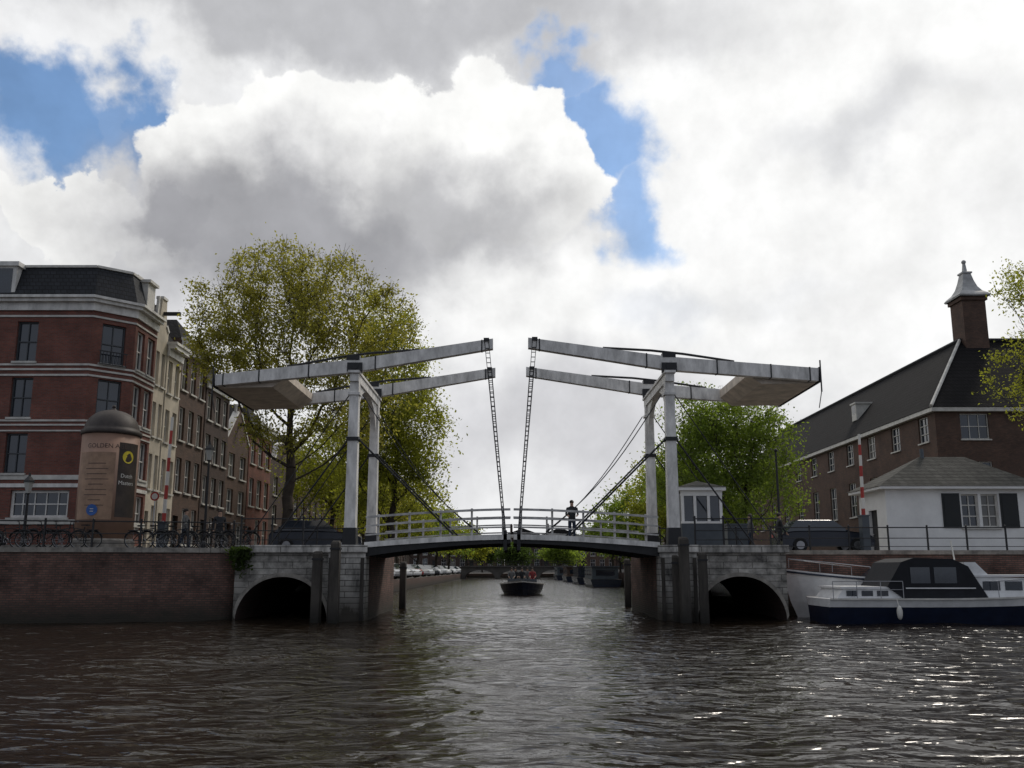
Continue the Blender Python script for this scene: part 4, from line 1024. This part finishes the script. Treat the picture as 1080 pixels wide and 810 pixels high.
for x in (5.6,6.4,7.2): part(fc,'window',MB().box(x,x+.62,-1.035,-1.022,DK+.30,DK+.62),M_glass)
mb=MB()
pts=[(x,-1.3,DK) for x in (.1,.95,1.8,2.6)]
for p in pts: mb.cyl(p,(p[0],p[1],DK+.62),.014,n=6)
mb.tube([(p[0],p[1],DK+.62) for p in pts],.016,6); mb.tube([(p[0],p[1],DK+.33) for p in pts],.010,6)
part(cr,'aft_rail',mb,M_steel)
mb=MB()
pts=[(x,-1.3+max(0,(x-8))*.22,DK+.05+(x-6)*.06) for x in (6.0,7.2,8.4,9.6)]
for p in pts: mb.cyl(p,(p[0],p[1],p[2]+.58),.014,n=6)
mb.tube([(p[0],p[1],p[2]+.58) for p in pts],.016,6); part(cr,'bow_rail',mb,M_steel)
for x in (2.3,7.0):
    f=part(cr,'fender',MB().ball((x,-1.56,.38),.10,.10,.25,n=10,k=8),M_trim,smooth=True); part(f,'rope',MB().cyl((x,-1.54,.61),(x,-1.4,DK),.012,n=4),M_print)
part(cr,'mast',MB().cyl((5.2,0,DK+1.25),(5.1,0,DK+2.1),.025,n=6),M_print)
# white boat behind: bow toward -x
wb=thing('white_motorboat','white motorboat with high pointed bow moored behind the cruiser','boat',(XU(827,34.7,1.6)+8.0,35.0,0),math.pi)
mb=MB(); S=hull(mb,8.0,2.6,-.3,1.5,stern=.9,split=.42,sheer=.42)
part(wb,'hull',mb,[M_gel,M_gel,M_gel])
for s_ in (-1,1):
    mb=MB()
    for i in range(16):
        a=S[i][2];b_=S[i+1][2]; mb.bar((a[0],s_*(a[1]+.02),a[2]-.10),(b_[0],s_*(b_[1]+.02),b_[2]-.10),.05,.07)
    part(wb,'rubbing_strake',mb,M_navy)
part(wb,'windscreen',MB().prism([(3.8,1.55),(4.5,1.6),(3.9,2.1),(3.8,2.1)],-.8,.8),M_glass)
part(wb,'cabin',MB().prism([(1.2,1.5),(3.7,1.52),(3.5,1.95),(1.4,1.9)],-.85,.85),M_orange)
mb=MB(); pts=[(4.8,-.95,1.62),(6.2,-.7,1.78),(7.7,0,1.94),(6.2,.7,1.78),(4.8,.95,1.62)]
for p in pts: mb.cyl(p,(p[0],p[1],p[2]+.36),.014,n=5)
mb.tube([(p[0],p[1],p[2]+.36) for p in pts],.015,5); part(wb,'handrail',mb,M_steel)
# open canal boat under the bridge
Yt=64.; tx=XU(551,Yt,.5)
tb=thing('open_canal_boat','dark open canal boat with passengers coming through the canal','boat',(tx,Yt+7,0),-math.pi/2)
mb=MB(); S=hull(mb,8.5,3.3,-.3,.70,stern=.9,split=.6,sheer=.25); part(tb,'hull',mb,[M_card,M_navy,M_planks])
for s_ in (-1,1):
    mb=MB()
    for i in range(16):
        a=S[i][2];b_=S[i+1][2]; mb.bar((a[0],s_*a[1],a[2]+.05),(b_[0],s_*b_[1],b_[2]+.05),.1,.08)
    part(tb,'gunwale',mb,M_rail)
part(tb,'windscreen',MB().box(5.5,5.54,-1.1,1.1,.75,1.15),M_glass)
for k,(dx,dy,c_) in enumerate(((-.8,2.6,M_cl3),(.0,3.2,M_cl1),(.8,2.7,M_cl4),(-.5,4.4,M_cl1),(.45,4.6,M_cl3))):
    person('seated passenger in %s coat on the open boat'%{M_cl3.name:'grey',M_cl1.name:'dark',M_cl4.name:'red'}[c_.name],(tx+dx,Yt+dy,.66),0,'sit',c_,M_cl1,'boat passengers')
for i,(y,x_,c_) in enumerate(((92,10.0,M_booth),(109,9.8,M_card),(128,9.6,M_brickb),(148,9.2,M_booth))):
    t=thing('houseboat','low dark houseboat moored along the canal wall','boat',(x_,y,0),math.pi/2,group='houseboats along the canal')
    mb=MB(); hull(mb,14,3.6,-.3,.8,stern=.9,sheer=.3); part(t,'hull',mb,[M_navy,M_card,M_planks])
    part(t,'cabin',MB().box(1,10.5,-1.4,1.4,.82,2.1).box(.8,10.7,-1.55,1.55,2.1,2.2),c_)
    part(t,'window',MB().box(.96,.99,-1.0,1.0,1.2,1.8),M_glass)
    for x in (2,4.2,6.4,8.6): 
        part(t,'window',MB().box(x,x+1.1,1.402,1.42,1.2,1.8),M_glass)
# far bridge
M_far=mat('grey_bridge_stone',(.11,.10,.09),.9,var=.4,scale=.6)
fb=thing('arched_bridge','low distant grey stone bridge with three arches across the canal','bridge',(0,172,0))
mb=MB()
for a0,a1 in ((-9.2,-3.4),(-2.4,4.4),(5.4,11.2)):
    arch_face(mb,a0-.8 if a0<-9 else a0-.5,a1+.5 if a1<11 else a1+.8,2.3,a0,a1,.2,1.5,170,176)
part(fb,'arches',mb,[M_far,M_brickd],world=True)
part(fb,'parapet',MB().box(-10,12,169.9,170.2,2.3,2.5).box(-10,12,169.8,176,2.22,2.3),M_far,world=True)
mb=MB()
for i in range(23): mb.box(-10+i-.04,-10+i+.04,170.0,170.08,2.5,3.4)
mb.box(-10,12,170,170.07,3.35,3.45); mb.box(-10,12,170,170.07,2.9,2.96); part(fb,'railing',mb,M_black,world=True)
for i in range(9):
    x=-42+i*10; rowhouse('distant brick townhouse beyond the far bridge',(x,232,.8),0,9.9,10,8+random.uniform(0,3),[M_brickb,M_brickd,M_brickd][i%3],3,4,'cornice',name='townhouse',zg=1.2)
for i in range(6):
    rowhouse('distant brick canal house on the shaded bank',(24,122+i*10+9.9,.6),-math.pi/2,9.8,10,10+random.uniform(0,3),[M_brickd,M_brickb][i%2],3,4,'cornice',zg=1.2)

# ---------------------------------------------------------------- trees
def tree(label,x,y,z0,lobes,ncl,nleaf,lsize,leafm,fork=.28,tr=.28,sigma=.6,seed=1,cat='tree',name='tree',twigs=3,pw=.62,kpath=.55):
    r=np.random.default_rng(seed)
    t=thing(name,label,cat,(x,y,z0))
    lob=np.array(lobes); vol=np.prod(lob[:,3:6],axis=1)**.8; pr_=vol/vol.sum()
    pts=[]
    while len(pts)<ncl:
        l=lob[r.choice(len(lob),p=pr_)]; d=r.normal(size=3); d/=np.linalg.norm(d); rad=r.uniform(.15,1)**.5
        p=l[:3]+d*rad*l[3:6]
        if all(np.linalg.norm(p-q)>.4 for q in pts[-60:]): pts.append(p)
    pts=np.array(pts); top=pts[:,2].max()
    fz=max(1.8,top*fork)
    nodes=[np.array([0,0,0.])]; par=[-1]; plen=[0.]
    jx=r.normal(0,.12,2)
    nt_=12; zl=top*.55
    for i in range(1,nt_+1):
        f=i/nt_; nodes.append(np.array([jx[0]*f*2+r.normal(0,.05),jx[1]*f*2+r.normal(0,.05),zl*f])); par.append(i-1); plen.append(zl*f)
    first=max(2,int(nt_*fz/zl))
    order=np.argsort(np.linalg.norm(pts-np.array([0,0,fz]),axis=1)); ends=[]
    for k in order:
        p=pts[k]; NN=np.array(nodes[first:]); PL=np.array(plen[first:]); dist=np.linalg.norm(NN-p,axis=1); up=(p[2]-NN[:,2]); hor=np.linalg.norm((NN-p)[:,:2],axis=1)
        cost=dist+kpath*PL+np.where(up<hor*.7,(hor*.7-up)*.9,0)
        j=int(np.argmin(cost))+first; a=nodes[j]; dd=p-a; l=np.linalg.norm(dd); ns=max(1,int(l/.9)); pj=j
        for s_ in range(1,ns+1):
            f=s_/ns; q=a+dd*f; q=q+np.array([0,0,-.06*l*math.sin(math.pi*f)])+(r.normal(0,.06,3) if s_<ns else 0)
            nodes.append(q); par.append(pj); plen.append(plen[pj]+l/ns); pj=len(nodes)-1
        ends.append(pj)
    nodes_=np.array(nodes); n=len(nodes_); cnt=np.zeros(n)
    for e in ends: cnt[e]+=1
    for i in range(n-1,0,-1): cnt[par[i]]+=cnt[i]
    rad=tr*np.power(np.maximum(cnt,.6)/cnt[0],pw); rad=np.maximum(rad,.014); rad[0]*=1.35
    mb=MB()
    for i in range(1,n):
        if cnt[i]<1: continue
        a=nodes_[par[i]]; b_=nodes_[i]
        if np.linalg.norm(a-b_)<1e-4: continue
        k=8 if rad[i]>.12 else (5 if rad[i]>.04 else 3)
        mb.tube([tuple(a),tuple(b_)],[min(rad[par[i]],rad[i]*1.35),rad[i]],k,caps=False)
    for e in ends:
        a=nodes_[e]; d0=a-nodes_[par[e]]; d0/=max(1e-6,np.linalg.norm(d0))
        for _ in range(twigs):
            d=d0*.6+r.normal(0,.6,3)+np.array([0,0,.45]); d/=np.linalg.norm(d); mb.tube([tuple(a),tuple(a+d*sigma*1.8)],[.014,.006],3,caps=False)
    part(t,'trunk',mb,M_bark,smooth=True)
    N_=ncl*nleaf
    w=r.uniform(.3,1.3,ncl); ci=r.choice(ncl,N_,p=w/w.sum())
    sg_=r.uniform(.5,1.3,ncl)
    C=pts[ci]+r.normal(0,1,(N_,3))*np.array([sigma,sigma,sigma*.75])*sg_[ci][:,None]
    n1_=r.normal(size=(N_,3)); n1_/=np.linalg.norm(n1_,axis=1)[:,None]; n2_=r.normal(size=(N_,3)); n2_-=n1_*np.sum(n1_*n2_,axis=1)[:,None]; n2_/=np.linalg.norm(n2_,axis=1)[:,None]
    s_=lsize*r.uniform(.6,1.4,(N_,1))
    V=np.stack([C-n1_*s_,C+n2_*s_*.55,C+n1_*s_,C-n2_*s_*.55],1).reshape(-1,3)
    me=npmesh('crown',V,np.arange(N_*4).reshape(-1,4),False); me.materials.append(leafm)
    part(t,'crown',me,None); return t
def plobes(lst,Y,x,z0):
    out=[]
    for u,v,ru,rv in lst:
        X_,Z_=PT(u,v,Y); s_=Y*1.0/F; out.append((X_-x,random.uniform(-.8,.8),Z_-z0,ru*s_,ru*s_*.9,rv*s_))
    return out
Y1=44; x1=XU(303,Y1,4)
tree('large full spring tree with light olive leaves beside the canal houses',x1,Y1,GZ,plobes([(288,300,64,46),(242,335,46,45),(350,312,58,50),(330,380,75,60),(255,385,50,48),(398,350,40,50),(305,445,45,38),(220,345,26,34),(378,430,48,46)],Y1,x1,GZ),460,88,.082,M_leafA,fork=.2,tr=.27,sigma=.44,seed=4,twigs=4)
Y2=52; x2=XU(412,Y2,4)
tree('dense yellow-green tree beside the canal behind the bridge',x2,Y2,2.3,plobes([(408,345,34,38),(415,400,48,45),(432,450,44,48),(395,470,45,50),(444,500,34,42),(390,530,35,25)],Y2,x2,2.3),290,135,.09,M_leafB,fork=.18,tr=.24,sigma=.52,seed=7)
def rt(label,x,y,z0,h,r_,lm,seed,ncl=70,nl=110,ls=.14):
    lob=[(0,0,h*.62,r_*.8,r_*.8,h*.3),(r_*.4,0,h*.5,r_*.6,r_*.6,h*.22),(-r_*.4,.5,h*.55,r_*.6,r_*.6,h*.22),(0,-.5,h*.82,r_*.5,r_*.5,h*.17)]
    tree(label,x,y,z0,lob,ncl,nl,ls,lm,tr=.2,sigma=.7,seed=seed,twigs=1,fork=.2)
rt('leafy canal-side tree with yellow-green crown',-13.2,64,1.7,12.5,4.2,M_leafB,11,110,120,.11)
rt('leafy canal-side tree with olive crown',-13.2,78,1.0,12.5,4.8,M_leafA,12,100,110,.12)
rt('leafy canal-side tree with yellow-green crown',-12.5,94,.9,11.5,4.8,M_leafB,13)
rt('leafy canal-side tree with olive crown',-12.2,112,.9,11,4.8,M_leafC,14,60,100,.18)
rt('distant canal-side tree with green crown',-11.8,134,.9,11,5,M_leafB,15,60,90,.2)
rt('distant canal-side tree with green crown',-11.5,156,.9,11,5.4,M_leafC,16,60,90,.24)
rt('distant canal-side tree with yellow-green crown',-9.5,184,.9,11,6,M_leafB,17,60,90,.26)
Y3=57; x3=XU(790,Y3,4)
tree('full fresh green tree with broad crown behind the bridge portal',x3,Y3,2.3,plobes([(775,448,54,38),(808,475,40,46),(750,480,45,44),(790,525,50,40),(715,500,40,38),(730,445,36,30)],Y3,x3,2.3),300,115,.098,M_leafC,fork=.2,tr=.24,sigma=.52,seed=9)
rt('leafy green tree beside the shaded canal wall',17,72,1.7,13.5,5.2,M_leafC,21,120,110,.12)
rt('leafy green tree beside the shaded canal wall',15,84,1.5,12.5,5,M_leafB,22,90,110,.14)
rt('leafy green tree beside the shaded canal wall',15,104,1.4,12,4.8,M_leafC,23,70,100,.17)
rt('distant leafy tree on the shaded bank',15,130,1.2,11,5,M_leafC,24,50,80,.22)
rt('distant leafy tree beyond the far bridge',10,185,1.1,7,5,M_leafC,25,60,90,.25)
rt('distant leafy tree beyond the far bridge',1,200,1.1,6.5,5,M_leafD,26,60,90,.25)
rt('distant leafy tree beyond the far bridge',-7,205,1.1,8,5,M_leafD,28,60,90,.25)
rt('distant leafy tree beyond the far bridge',20,160,1.1,9,5,M_leafC,27,50,80,.25)
Y4=47; x4=XU(1118,Y4,6)
tree('sparse young tree with yellow-green leaves beside the lodge',x4,Y4,GZ,plobes([(1082,300,30,38),(1072,390,34,48),(1110,340,45,70),(1130,420,50,50)],Y4,x4,GZ),150,70,.08,M_leafB,fork=.3,tr=.18,sigma=.42,seed=19)
r=np.random.default_rng(2); N_=700; C=np.stack([r.normal(-10.35,.2,N_),np.full(N_,32.95)+r.normal(0,.1,N_),2.7-np.abs(r.normal(0,.35,N_))],1)
C=C[np.abs(C[:,0]+10.35)<.5]; N_=len(C)
n1_=r.normal(size=(N_,3))*.05; n2_=r.normal(size=(N_,3))*.04
me=npmesh('creeper',np.stack([C-n1_,C+n2_,C+n1_,C-n2_],1).reshape(-1,3),np.arange(N_*4).reshape(-1,4),False); me.materials.append(M_leafD)
solo('creeper_plant',me,None,'green creeper hanging over the quay wall corner','plant')
